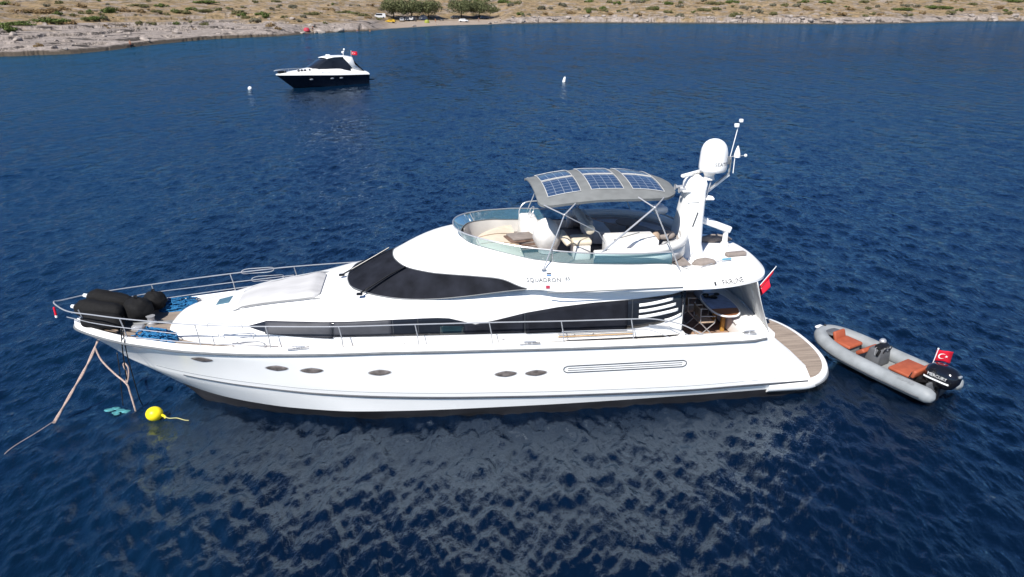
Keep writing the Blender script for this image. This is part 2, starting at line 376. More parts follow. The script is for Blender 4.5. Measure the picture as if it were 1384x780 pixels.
def land_mat():
    m = bpy.data.materials.new('coastal_ground'); m.use_nodes = True; nt = m.node_tree; b = nt.nodes['Principled BSDF']; L = nt.links.new
    b.inputs['Roughness'].default_value = .9; b.inputs['Specular IOR Level'].default_value = .15
    pos = nt.nodes.new('ShaderNodeNewGeometry').outputs['Position']
    at = lambda s: N(nt, 'ShaderNodeAttribute', attribute_name=s).outputs['Fac']
    inl, bea, she = at('inland'), at('beach'), at('shelf')
    def noise(scale, det=5, rough=.55, vec=pos):
        n = N(nt, 'ShaderNodeTexNoise', Scale=scale, Detail=det, Roughness=rough); L(vec, n.inputs[0]); return n.outputs[0]
    def ramp(x, stops):
        r = nt.nodes.new('ShaderNodeValToRGB'); L(x, r.inputs[0])
        while len(r.color_ramp.elements) < len(stops): r.color_ramp.elements.new(.5)
        for e, (p, c) in zip(r.color_ramp.elements, stops): e.position = p; e.color = (*c, 1) if len(c) == 3 else c
        return r.outputs[0]
    def mix(f, a, c):
        x = N(nt, 'ShaderNodeMix', data_type='RGBA'); L(f, x.inputs[0]) if not isinstance(f, float) else None; L(a, x.inputs[6]); L(c, x.inputs[7]); return x.outputs[2]
    def rng_(x, a, c, d=0, e=1):
        r = N(nt, 'ShaderNodeMapRange'); L(x, r.inputs[0]); r.inputs[1].default_value = a; r.inputs[2].default_value = c; r.inputs[3].default_value = d; r.inputs[4].default_value = e; return r.outputs[0]
    def mt(op, a, c):
        x = N(nt, 'ShaderNodeMath', operation=op)
        for k, q in ((0, a), (1, c)):
            if isinstance(q, (int, float)): x.inputs[k].default_value = q
            else: L(q, x.inputs[k])
        return x.outputs[0]
    rock = ramp(noise(.35, 10, .75), [(.3, (.17, .148, .135)), (.48, (.28, .24, .212)), (.64, (.38, .33, .30))])
    crk = ramp(noise(1.1, 8, .7), [(.40, (0, 0, 0)), (.47, (1, 1, 1))])
    dk = nt.nodes.new('ShaderNodeRGB'); dk.outputs[0].default_value = (.15, .13, .12, 1)
    rock = mix(crk, dk.outputs[0], rock)
    ms = N(nt, 'ShaderNodeMapping'); ms.inputs['Rotation'].default_value = (0, 0, R(25)); ms.inputs['Scale'].default_value = (.55, 1.0, 2.2); L(pos, ms.inputs[0])
    led = ramp(noise(.16, 9, .68, ms.outputs[0]), [(.40, (0, 0, 0)), (.455, (1, 1, 1))])
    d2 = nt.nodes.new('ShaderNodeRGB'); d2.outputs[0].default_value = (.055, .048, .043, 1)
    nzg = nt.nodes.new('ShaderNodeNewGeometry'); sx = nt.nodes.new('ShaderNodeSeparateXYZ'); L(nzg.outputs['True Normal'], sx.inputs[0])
    stp = mt('MULTIPLY', rng_(sx.outputs[2], .86, .70), .75)  # steep ledge faces painted darker, standing in for shade in the undercuts
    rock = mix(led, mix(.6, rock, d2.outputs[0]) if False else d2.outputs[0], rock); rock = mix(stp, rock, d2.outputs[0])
    grass = ramp(noise(.22, 9, .75), [(.33, (.075, .062, .04)), (.43, (.16, .118, .07)), (.55, (.285, .205, .115)), (.66, (.30, .235, .175))])
    sand = ramp(noise(.5, 5), [(.3, (.27, .22, .18)), (.7, (.34, .285, .235))])
    edge = mt('ADD', inl, mt('MULTIPLY', mt('SUBTRACT', noise(.09, 6, .6), .5), 60.0))
    # how far in the bare rock reaches: wide on the shelf, a narrow bank elsewhere
    reach = mt('ADD', mt('MULTIPLY', she, 36.0), 7.0)
    gf = rng_(mt('SUBTRACT', edge, reach), -2, 6)
    pt = rng_(noise(.14, 6, .65), .50, .58)            # bare rock showing among the grass
    gf = mt('MULTIPLY', gf, mt('SUBTRACT', 1.0, mt('MULTIPLY', pt, .75)))
    scr = ramp(noise(.42, 8, .72), [(.53, (0, 0, 0)), (.60, (1, 1, 1))]); scc = ramp(noise(.3, 4), [(.4, (.075, .07, .03)), (.6, (.13, .10, .05))])
    grass = mix(mt('MULTIPLY', scr, .85), grass, scc)
    c = mix(gf, rock, grass)
    sf = mt('MULTIPLY', bea, rng_(inl, 30, 18))
    c = mix(sf, c, sand)
    wet = nt.nodes.new('ShaderNodeRGB'); wet.outputs[0].default_value = (.075, .062, .05, 1)
    wf = mt('MULTIPLY', rng_(mt('ADD', inl, mt('MULTIPLY', noise(.8, 3), 2.0)), 3.1, 2.0), mt('SUBTRACT', 1.0, mt('MULTIPLY', bea, .5)))
    c = mix(wf, c, wet.outputs[0])
    L(c, b.inputs['Base Color'])
    bp = nt.nodes.new('ShaderNodeBump'); bp.inputs['Strength'].default_value = .9; bp.inputs['Distance'].default_value = .35
    L(noise(1.3, 8, .7), bp.inputs['Height']); L(bp.outputs[0], b.inputs['Normal'])
    return m

FT = (.42, .45, .30); SEA_TINT = (.74, .88, 1.0); SEA_GAIN = 2.1; SEA_CAP = .40   # the cap stands for waves hiding one another at grazing angles
def build_sea():
    th = np.concatenate([np.linspace(-math.pi, R(-62), 90)[:-1], np.linspace(R(-62), R(-40), 110)[:-1], np.linspace(R(-40), R(40), 760), np.linspace(R(40), R(62), 110)[1:], np.linspace(R(62), math.pi, 90)[1:-1]])
    r = np.concatenate([np.linspace(.5, 7, 26)[:-1], np.geomspace(7, 420, 760)[:-1], np.geomspace(420, 3000, 12)])
    A, Q = np.meshgrid(th, r); X = Q*np.sin(A); Y = Q*np.cos(A); Z = np.zeros_like(X)
    sp = np.maximum(Q*.0042, .03)                           # mesh spacing, limits the shortest wave carried as geometry
    g = np.random.default_rng(11)
    gust = .62 + 1.1*np.clip(fbm(X/9 + 3, Y/9, 3) + .38, 0, 1)
    for k in range(190):
        lam = float(np.exp(g.uniform(math.log(.18), math.log(3.2))))
        ang = (R(26) + g.normal(0, .34)) if k % 9 < 4 else (R(-36) + g.normal(0, .36)) if k % 9 < 6 else R(-5) + g.normal(0, 1.0); kx, ky = math.cos(ang)*2*math.pi/lam, math.sin(ang)*2*math.pi/lam
        amp = .0036*lam**.58*g.uniform(.35, 1.45)*(1 if lam < 1.2 else .60)
        fade = np.clip((lam/sp - 2.6)/3.0, 0, 1)
        ph = kx*X + ky*Y + g.uniform(0, 6.28)
        s = np.sin(ph); Z += amp*fade*gust*(s + .22*np.cos(2*ph))
    n, m = X.shape; v = np.stack([X, Y, Z], -1).reshape(-1, 3)
    i = np.arange(n-1)[:, None]*m; j = np.arange(m)[None, :]; j2 = (j+1) % m
    f = np.stack([i+j, i+j2, i+m+j2, i+m+j], -1).reshape(-1, 4)
    me = bpy.data.meshes.new('sea'); fast_mesh(me, v, f)
    dep = np.clip((r_shore(A) - Q), 0, 400); dep = np.where(np.abs(A) < R(66), dep, 400.)
    a = me.attributes.new('offshore', 'FLOAT', 'POINT'); a.data.foreach_set('value', dep.reshape(-1))
    o = bpy.data.objects.new('sea', me); COL.objects.link(o); tag(o, kind='structure')
    me.polygons.foreach_set('use_smooth', [True]*len(me.polygons))
    m = bpy.data.materials.new('sea_water'); m.use_nodes = True; nt = m.node_tree; b = nt.nodes['Principled BSDF']; L = nt.links.new
    nt.nodes.remove(b); out = [n for n in nt.nodes if n.type == 'OUTPUT_MATERIAL'][0]
    df = N(nt, 'ShaderNodeBsdfDiffuse'); gl = N(nt, 'ShaderNodeBsdfGlossy'); gl.inputs['Color'].default_value = (*SEA_TINT, 1); gl.inputs['Roughness'].default_value = .04
    fr = N(nt, 'ShaderNodeFresnel', IOR=1.333); fm_ = N(nt, 'ShaderNodeMath', operation='MULTIPLY'); L(fr.outputs[0], fm_.inputs[0]); fm_.inputs[1].default_value = SEA_GAIN
    fc = N(nt, 'ShaderNodeMath', operation='MINIMUM'); L(fm_.outputs[0], fc.inputs[0]); fc.inputs[1].default_value = SEA_CAP
    lw = N(nt, 'ShaderNodeLayerWeight'); fr2 = N(nt, 'ShaderNodeMapRange'); L(lw.outputs['Facing'], fr2.inputs[0]); fr2.inputs[1].default_value = .997; fr2.inputs[2].default_value = .935
    fw = N(nt, 'ShaderNodeMath', operation='MULTIPLY'); L(fc.outputs[0], fw.inputs[0]); L(fr2.outputs[0], fw.inputs[1]); fc = fw
    mxs = N(nt, 'ShaderNodeMixShader'); L(fc.outputs[0], mxs.inputs[0]); L(df.outputs[0], mxs.inputs[1]); L(gl.outputs[0], mxs.inputs[2]); L(mxs.outputs[0], out.inputs[0])
    pos = nt.nodes.new('ShaderNodeNewGeometry').outputs['Position']
    of = N(nt, 'ShaderNodeAttribute', attribute_name='offshore').outputs['Fac']
    nz = N(nt, 'ShaderNodeTexNoise', Scale=.02, Detail=4.0); L(pos, nz.inputs[0])
    ad = N(nt, 'ShaderNodeMath', operation='MULTIPLY_ADD'); L(nz.outputs[0], ad.inputs[0]); ad.inputs[1].default_value = 60; L(of, ad.inputs[2])
    mr = N(nt, 'ShaderNodeMapRange'); L(ad.outputs[0], mr.inputs[0]); mr.inputs[1].default_value = 20; mr.inputs[2].default_value = 230
    rp = nt.nodes.new('ShaderNodeValToRGB'); L(mr.outputs[0], rp.inputs[0])
    E = rp.color_ramp.elements; E[0].position = 0; E[0].color = (.009, .044, .066, 1); E[1].position = 1; E[1].color = (.0007, .0050, .0160, 1)
    q = rp.color_ramp.elements.new(.16); q.color = (.0045, .034, .066, 1); q = rp.color_ramp.elements.new(.55); q.color = (.0022, .0165, .042, 1)
    L(rp.outputs[0], df.inputs['Color'])
    mp = N(nt, 'ShaderNodeMapping'); mp.inputs['Rotation'].default_value = (0, 0, R(-20)); mp.inputs['Scale'].default_value = (1.15, .5, 1); L(pos, mp.inputs[0])
    def wn_(scale, det, rough=.6, out=0):
        n = N(nt, 'ShaderNodeTexNoise', Scale=scale, Detail=det, Roughness=rough); L(mp.outputs[0], n.inputs[0]); return n.outputs[out]
    b1 = nt.nodes.new('ShaderNodeBump'); b1.inputs['Strength'].default_value = .7; b1.inputs['Distance'].default_value = .09; L(wn_(4.2, 6), b1.inputs['Height'])
    # wind ripples as random facet tilts, so that far water keeps its true spread of slopes
    def tilt(sock, k):
        c = N(nt, 'ShaderNodeVectorMath', operation='SUBTRACT'); L(sock, c.inputs[0]); c.inputs[1].default_value = (.5, .5, .5)
        q = N(nt, 'ShaderNodeVectorMath', operation='MULTIPLY'); L(c.outputs[0], q.inputs[0]); q.inputs[1].default_value = (k, k, 0); return q.outputs[0]
    s1 = N(nt, 'ShaderNodeVectorMath', operation='ADD'); L(tilt(wn_(2.2, 4, .6, 1), FT[0]), s1.inputs[0]); L(tilt(wn_(7.5, 4, .6, 1), FT[1]), s1.inputs[1])
    s0 = N(nt, 'ShaderNodeVectorMath', operation='ADD'); L(s1.outputs[0], s0.inputs[0]); L(tilt(wn_(.33, 3, .55, 1), FT[2]), s0.inputs[1])
    s2 = N(nt, 'ShaderNodeVectorMath', operation='ADD'); L(s0.outputs[0], s2.inputs[0]); L(b1.outputs[0], s2.inputs[1])
    nm = N(nt, 'ShaderNodeVectorMath', operation='NORMALIZE'); L(s2.outputs[0], nm.inputs[0])
    for q in (df, gl, fr, lw): L(nm.outputs[0], q.inputs['Normal'])
    me.materials.append(m); return o
sea = build_sea(); hillside = build_land()
# ------------------------------------------------------------------ the motor yacht (x aft from the bow, y to starboard, z up from the waterline)
PSI = math.atan2(2.54, 21.3)
YB = Vector((-11.9, 17.76, 0))
yacht = empty('motor_yacht', YB, PSI, 'large white flybridge motor yacht with dark windows and grey bimini in the foreground', 'yacht')
YM = Matrix.Translation(YB) @ Matrix.Rotation(PSI, 4, 'Z')
def P(s, t, z): return Vector((s, -t, z))                   # t is positive to port
def W(s, t, z): return YM @ P(s, t, z)                      # the same point in the world

def line(pts):
    a = np.array(pts, float); ft = pchip(a[:, 0], a[:, 1]); fz = pchip(a[:, 0], a[:, 2])
    return a[0, 0], a[-1, 0], ft, fz
KEEL = line([(2.95, 0, -.15), (3.6, 0, -.5), (6, 0, -.8), (20.2, 0, -.85)])
CHIN = line([(2.70, 0, .06), (3.2, .50, -.02), (4.6, 1.12, -.1), (7.6, 1.90, -.2), (10.3, 2.15, -.25), (13.5, 2.22, -.3), (20.2, 2.1, -.3)])
BOOT = line([(2.45, 0, .30), (2.8, .25, .30), (3.3, .60, .30), (3.94, .98, .30), (4.67, 1.33, .30), (5.88, 1.78, .30), (7.64, 2.16, .29), (10.3, 2.33, .28), (13.6, 2.38, .27), (16.9, 2.35, .27), (20.2, 2.25, .27)])
KNUC = line([(1.08, 0, 1.29), (1.25, .17, 1.28), (1.6, .42, 1.25), (2.4, .88, 1.2), (3.7, 1.48, 1.15), (4.85, 1.86, 1.09), (6.8, 2.24, .94), (8.66, 2.41, .82), (10.3, 2.47, .73), (13.55, 2.5, .60), (16.8, 2.48, .53), (18.1, 2.45, .54), (20.2, 2.36, .52)])
RUBR = line([(0, 0, 2.27), (.05, .15, 2.268), (.14, .28, 2.265), (.41, .50, 2.25), (1, .88, 2.23), (1.72, 1.26, 2.21), (2.41, 1.54, 2.2), (3.35, 1.86, 2.18), (5.11, 2.27, 2.19), (6.31, 2.44, 2.2), (7.81, 2.55, 2.2), (10.3, 2.6, 2.14), (12.8, 2.6, 2.06), (16.6, 2.56, 1.96), (17.6, 2.5, 1.93), (18.3, 2.40, 1.88), (18.75, 2.26, 1.86), (19.1, 2.16, 1.72), (19.5, 2.10, 1.38), (20.0, 2.06, .90), (20.2, 2.04, .72)])
LINES = [BOOT, KNUC, RUBR]
def at(l, s): return float(l[2](s)), float(l[3](s))
def hull_pt(s, z, off=0.0):
    """point of the port topsides at station s, height z, pushed outward by off"""
    (tb, zb), (tk, zk), (tr, zr) = [at(l, s) for l in LINES]
    def tt(z):
        if z < zk: return tb + (tk-tb)*(z-zb)/max(zk-zb, 1e-4)
        f = (z-zk)/(zr-zk); return tk + (tr-tk)*f - flare(s)*math.sin(math.pi*min(max(f, 0), 1))
    return P(s, tt(z) + off, z)
def flare(s): return .10*max(0, 1 - s/6.5)*min(1, s/1.5)
US = np.concatenate([np.linspace(0, 1, 60)**1.7])
def run(l, u): s = l[0] + (l[1]-l[0])*u; return s, float(l[2](s)), float(l[3](s))
def both(port):                                              # port row (outer to centre) -> full section
    return port + [Vector((p.x, -p.y, p.z)) for p in port[::-1]]
# bottom
rows = []
for u in US:
    k = [run(l, u) for l in (BOOT, CHIN, KEEL)]
    p = [P(*q) for q in k]; rows.append(both([p[0], p[0].lerp(p[1], .5), p[1], p[2]]))
hb = MB().grid(rows)
hb.add(rows[-1], [tuple(range(len(rows[-1])))])
# topsides: boot line -> knuckle -> rubbing strake -> cap -> inside of the bulwark
def inset(s): return .20 + .16*float(sstep(15.6, 16.6, s)) - .20*float(sstep(18.4, 19.2, s)) if s > .4 else .14 + .15*s
def deckz(s): return at(RUBR, s)[1] - .05
port_rows = []
for u in US:
    a = run(BOOT, u); k = run(KNUC, u); r = run(RUBR, u); row = []
    s = r[0]; ins = min(inset(s), r[1]*.9)
    lip = .115*(1 - float(sstep(18.3, 18.9, s))) + .012
    zin = r[2] - .05 if s < 16.42 else (1.5 if s < 18.95 else .5)
    row += [P(r[0] + .10*(s < .6)*(1-s/.6), max(r[1]-ins, 0), min(zin, r[2])), P(r[0] + .10*(s < .6)*(1-s/.6), max(r[1]-ins, 0), r[2]+lip-.01), P(r[0]+.02, max(r[1]-ins*.55, 0), r[2]+lip+.02), P(r[0], max(r[1]-.05, 0), r[2]+lip), P(r[0], r[1], r[2]+.04*(lip > .05)), P(*r)]
    for f in (.8, .6, .4, .2):
        q = [k[i] + (r[i]-k[i])*f for i in range(3)]; q[1] -= flare(q[0])*math.sin(math.pi*f)*(1 if u > 0 else 0); row.append(P(q[0], max(q[1], 0), q[2]))
    row.append(P(*k)); row.append(P(k[0], max(k[1]-.012, 0), k[2]-.03))
    for f in (.6, .3, 0):
        q = [a[i] + (k[i]-a[i])*f for i in range(3)]; row.append(P(q[0], max(q[1]-.012*f, 0), q[2]-.03*f))
    port_rows.append(row)
hull = MB()
hull.grid(port_rows); hull.grid([[Vector((p.x, -p.y, p.z)) for p in r] for r in port_rows])
e = port_rows[-1][4:]; hull.add(e + [Vector((p.x, -p.y, p.z)) for p in e[::-1]], [tuple(range(2*len(e)))])
hull = hull.build('hull', M['gel'], yacht, angle=35)
hb.build('antifouling', M['anti'], hull)
from mathutils.bvhtree import BVHTree
def bvh_of(o): return BVHTree.FromPolygons([v.co for v in o.data.vertices], [tuple(p.vertices) for p in o.data.polygons])
_hb = bvh_of(hull)
def hull_pt(s, z, off=0.0):
    h = _hb.ray_cast(Vector((s, -6, z)), Vector((0, 1, 0)))
    return h[0] + Vector((0, -off, 0))
for sg in (1, -1):
    S = np.linspace(.02, 1, 70)**1.5
    MB().tube([P(s, (t+.012)*sg, z) for s, t, z in (run(RUBR, u*.928) for u in np.concatenate([[0], S]))], .034, 8).build('rubbing_strake', M['rub'], hull)
    pts = [run(KNUC, u) for u in np.linspace(.10, .995, 70)]
    MB().tube([P(s, (t+.002)*sg, z-.02) for s, t, z in pts], [.012 + .018*min(1, i/20) for i in range(len(pts))], 6).build('spray_rail', M['dark'], hull)
    pts = [run(KNUC, u) for u in np.linspace(.06, .99, 70)]
    MB().tube([(lambda v: (v.x, v.y*sg, v.z))(hull_pt(s, z+.12, .002)) for s, t, z in pts], .006, 5).build('trim_line', M['rub'], hull)
    for s, z in ((3.76, 1.92), (5.68, 1.76), (6.56, 1.70), (8.27, 1.60), (11.52, 1.38), (12.32, 1.36)):
        w, h = .30, .095; prt = []
        for ring in (1.0, .82, .5, .0):
            prt.append([(lambda v: Vector((v.x, v.y*sg, v.z)))(hull_pt(s + w*ring*math.cos(a), z + h*ring*(math.sin(a)*(1-.25*abs(math.cos(a)))), .012 if ring < 1 else -.004)) for a in np.linspace(0, 2*math.pi, 25)[:-1]])
        MB().grid(prt, cv=True).build('porthole', M['port'], hull, angle=180)
        MB().tube(prt[0], .010, 5, closed=True).build('porthole_frame', M['steel'], hull)
    a, b, zc0, zc1 = 13.05, 16.42, 1.42, 1.385
    def vent(dz, x0, x1):
        return [hull_pt(s, zc0 + (zc1-zc0)*(s-a)/(b-a) + dz, .006) for s in np.linspace(x0, x1, 16)]
    loop = vent(.10, a+.1, b-.1) + [hull_pt(b-.02, zc1+.06, .006), hull_pt(b, zc1, .006), hull_pt(b-.02, zc1-.06, .006)] + vent(-.10, a+.1, b-.1)[::-1] + [hull_pt(a+.02, zc0-.06, .006), hull_pt(a, zc0, .006), hull_pt(a+.02, zc0+.06, .006)]
    fl = lambda L_: [(p.x, p.y*sg, p.z) for p in L_]
    mb = MB().tube(fl(loop), .013, 6, closed=True); mb.tube(fl(vent(.03, a+.12, b-.12)), .008, 5); mb.tube(fl(vent(-.035, a+.12, b-.12)), .008, 5)
    mb.build('engine_vent', M['dark'], hull)
# decks
rows = []
for s in np.linspace(.3, 16.4, 60):
    t = at(RUBR, s)[0] - inset(s) + .02; z = deckz(s) + .004; rows.append([P(s, t*q, z + .03*(1-q*q)) for q in (1, .6, .2, -.2, -.6, -1)])
MB().grid(rows[:28]).build('foredeck', M['teak'], yacht)
MB().grid(rows[27:]).build('side_deck', M['gel2'], yacht)
rows = [[P(s, q, 1.5) for q in (2.2, -2.2)] for s in np.linspace(16.3, 19.0, 4)]
MB().grid(rows).build('cockpit_sole', M['sole'], yacht)
# swim platform
def plat(s_in, grow, n=26):
    pts = []
    for a in np.linspace(-math.pi/2, math.pi/2, n):
        t = math.sin(a); w = 2.42 + grow
        pts.append((20.0 + (1.45+grow)*abs(math.cos(a)), w*np.sign(t)*abs(t)**.85))
    return [(18.9, -pts[-1][1])] + [(x, -y) for x, y in pts] + [(18.9, -pts[0][1])] if False else [(18.95, -2.42-grow)] + [(x, y) for x, y in pts] + [(18.95, 2.42+grow)]
rows = []
for z, g in ((.16, -.30), (.18, -.12), (.26, -.03), (.30, .0), (.44, .0), (.485, -.02), (.50, -.06)):
    rows.append([Vector((x, y, z)) for x, y in plat(0, g)])
pm = MB().grid(rows, cv=True); n = len(rows[0]); pm.add(rows[-1], [tuple(range(n))]); pm.add(rows[0], [tuple(range(n))[::-1]])
platform = pm.build('swim_platform', M['gel'], yacht, angle=50)
pt = plat(0, -.17); pt[0] = (19.0, pt[0][1]); pt[-1] = (19.0, pt[-1][1])
MB().prism(pt, .49, .512).build('teak_panel', M['platteak'], platform, smooth=False)
MB().tube([Vector((x, y, .35)) for x, y in plat(0, .012)[3:-3]], .026, 6).build('rubbing_strake', M['rub'], platform)
# transom wall and cockpit lining
tw = MB(); tw.box((19.0, 0, 1.2), (.14, 4.2, 1.46), .03)
tw.build('transom', M['gel'], yacht)
for sg in (1, -1):
    MB().box((16.36, sg*1.9, 1.78), (.1, .75, .75), .02).build('cockpit_bulkhead', M['gel'], yacht)
# ---------------------------------------------------------------- deckhouse
wbase = pchip([2.52, 2.6, 2.75, 3.1, 3.9, 5, 7, 9, 12, 16.4], [0, .5, .82, 1.06, 1.42, 1.76, 2.02, 2.1, 2.12, 2.1])
ztop = pchip([2.52, 2.7, 3.0, 4.0, 5.0, 6.7, 7.4, 8, 8.67, 9.5, 16.4], [2.2, 2.38, 2.50, 2.70, 2.92, 3.17, 3.30, 3.37, 3.47, 3.66, 3.78])
def hexp(s): return 3 + 2.2*float(sstep(6.3, 8.2, s))
def house_t(s, z):
    zd = 2.05; f = min(max((z-zd)/(float(ztop(s))-zd), 0), 1); return float(wbase(s))*(1-f**4)**(1/hexp(s))
def house_pt(s, z, off=0): return P(s, house_t(s, z) + off, z)
rows = []
for s in np.concatenate([[2.521], np.linspace(0, 1, 70)**1.25*(16.35-2.55)+2.55]):
    zd = 2.05; zt = float(ztop(s)); wb = float(wbase(s)); port = []
    for a in np.linspace(0, 1, 26):
        # even walk along the section curve |t|^3 + f^4 = 1
        ang = a*math.pi/2; t = math.cos(ang)**.62; f = max(0, 1 - t**hexp(s))**.25
        port.append(P(s, wb*t, zd + (zt-zd)*f))
    rows.append(both(port)[:-1] if False else port + [Vector((p.x, -p.y, p.z)) for p in port[-2::-1]])
hm = MB().grid(rows)
house = hm.build('deckhouse', M['gel'], yacht, angle=45)
MB().box((16.37, 0, 2.45), (.06, 4.15, 1.95)).build('saloon_door', M['glassdark'], house)
MB().box((16.42, 1.55, 2.9), (.05, .5, .9), .01).build('door_blind', M['greyvinyl'], house)

def side_patch(name, lo, hi, m, parent=house, off=.012, n=60, fn=house_pt, s0=None, s1=None, nz=8):
    lo = np.array(lo); hi = np.array(hi); fl_, fh = (lambda s: np.interp(s, lo[:, 0], lo[:, 1])), (lambda s: np.interp(s, hi[:, 0], hi[:, 1]))
    s0 = s0 if s0 is not None else max(lo[0, 0], hi[0, 0]); s1 = s1 if s1 is not None else min(lo[-1, 0], hi[-1, 0])
    for sg in (1, -1):
        rows = [[(lambda v: Vector((v.x, v.y*sg, v.z)))(fn(s, fl_(s) + (fh(s)-fl_(s))*q, off)) for q in np.linspace(0, 1, nz)] for s in np.linspace(s0, s1, n)]
        mb = MB().grid(rows); o = mb.build(name, m, parent, angle=180)
        sol = o.modifiers.new('thickness', 'SOLIDIFY'); sol.thickness = .012; sol.offset = 0
WLO = [(4.93, 2.672), (5.42, 2.57), (7.1, 2.46), (8.7, 2.43), (10.35, 2.385), (12.15, 2.34), (14.85, 2.30), (15.2, 2.32), (15.75, 2.42), (16.33, 2.60)]
WHI = [(4.93, 2.678), (5.45, 2.80), (7.1, 2.84), (8.7, 2.875), (9.4, 2.885), (9.8, 2.88), (10.1, 2.855), (10.5, 2.74), (10.77, 2.655), (11.3, 2.745), (12.1, 2.91), (12.95, 3.02), (13.9, 3.09), (15.1, 3.13), (16.0, 3.20), (16.33, 3.27)]
side_patch('side_window', WLO, WHI, M['glassdark'], n=120)
side_patch('window_cover', [(5.4, 2.545), (7.12, 2.425)], [(5.4, 2.80), (7.12, 2.845)], M['wincover'], off=.03, n=16)
side_patch('window_cover', [(7.16, 2.47), (8.62, 2.445)], [(7.16, 2.83), (8.62, 2.86)], M['wincover'], off=.024, n=16)
side_patch('window_cover', [(12.1, 2.33), (14.82, 2.285)], [(12.1, 2.905), (12.95, 3.01), (13.9, 3.08), (14.82, 3.115)], M['scrcover'], off=.03, n=30)
side_patch('window_cover', [(10.5, 2.40), (12.05, 2.35)], [(10.5, 2.72), (10.77, 2.65), (11.3, 2.74), (12.05, 2.895)], M['scrcover'], off=.024, n=24)
side_patch('window_pane', [(9.86, 2.43), (10.46, 2.42)], [(9.86, 2.66), (10.46, 2.62)], M['pane'], off=.02, n=8)
for (s0, za, s1, zb, hh) in ((15.13, 2.965, 16.05, 3.10, .085), (15.13, 2.80, 16.13, 2.95, .085), (15.13, 2.635, 16.2, 2.80, .09), (15.85, 2.50, 16.3, 2.66, .085)):
    S = np.linspace(s0, s1, 14); f = (S-s0)/(s1-s0); zc = za + (zb-za)*f**1.5
    side_patch('louvre', np.stack([S, zc-hh/2], 1), np.stack([S, zc+hh/2], 1), M['gel'], off=.035, n=14, nz=4)
for sg in (1, -1):
    for s in (7.14, 8.66, 9.3, 12.07, 14.95):
        z0 = float(np.interp(s, *zip(*WLO))); z1 = float(np.interp(s, *zip(*WHI)))
        MB().tube([(lambda v: (v.x, v.y*sg, v.z))(house_pt(s, z, .02)) for z in np.linspace(z0, z1, 5)], .012, 6).build('window_mullion', M['dark'], house)
    MB().tube([(lambda v: (v.x, v.y*sg, v.z))(house_pt(s, 2.27 - (s-12.9)*.012, .05)) for s in np.linspace(12.95, 15.0, 12)], .009, 6).build('grab_rail', M['dark'], house)
    MB().tube([(lambda v: (v.x, v.y*sg, v.z))(house_pt(s, 2.19 - (s-12.9)*.012, .04)) for s in np.linspace(12.95, 15.0, 12)], .012, 6).build('grab_rail', M['ochre'], house)
# foredeck hatch and sun pad, lying on the coachroof
def roof_z(s, t):
    zd = 2.05; wb = float(wbase(s)); f = max(0, 1 - (abs(t)/wb)**hexp(s))**.25; return zd + (float(ztop(s))-zd)*f
def roof_patch(name, s0, s1, w0, w1, t0, th, m, parent, bulge=0, n=16, round_=0.0):
    rows = []
    for i, s in enumerate(np.linspace(s0, s1, n)):
        w = w0 + (w1-w0)*i/(n-1)
        if round_: ed = min(i, n-1-i)/(n-1); w *= 1 - round_*max(0, 1-ed*9)**2
        rows.append([(s, t0 + w*q) for q in np.linspace(-1, 1, n)])
    top = []; bot = []
    for i, r in enumerate(rows):
        top.append([P(s, t, roof_z(s, t) + th*min(1, (.35 + 3*min(min(i, n-1-i), min(j, n-1-j))/(n-1)*2)) + bulge*math.sin(s*9)*.01) for j, (s, t) in enumerate(r)])
        bot.append([P(s, t, roof_z(s, t) - .01) for s, t in r])
    mb = MB().grid(top)
    per = [(0, j) for j in range(n)] + [(i, n-1) for i in range(1, n)] + [(n-1, j) for j in range(n-2, -1, -1)] + [(i, 0) for i in range(n-2, 0, -1)]
    mb.grid([[top[i][j] for i, j in per], [bot[i][j] for i, j in per]], cv=True)
    return mb.build(name, m, parent, angle=60)
hatch = roof_patch('deck_hatch', 3.72, 4.2, .28, .33, -.12, .035, M['gel'], house)
roof_patch('hatch_pane', 3.75, 4.17, .24, .29, -.12, .05, mat('hatch_glass', (.10, .19, .24), .12, .6, var=.15), hatch)
pad = roof_patch('sun_pad', 4.45, 6.72, .62, .92, .10, .15, M['padcloth'], house, bulge=1, n=26, round_=.22)
for t0, t1 in ((.78, 1.08), (-.58, -.88)):
    MB().tube([P(s, t0 + (t1-t0)*(s-4.45)/2.27, roof_z(s, t0 + (t1-t0)*(s-4.45)/2.27) + (.07 if 0 < i < 9 else .0)) for i, s in enumerate(np.linspace(4.4, 6.75, 10))], .018, 6).build('pad_rail', M['rub'], house)
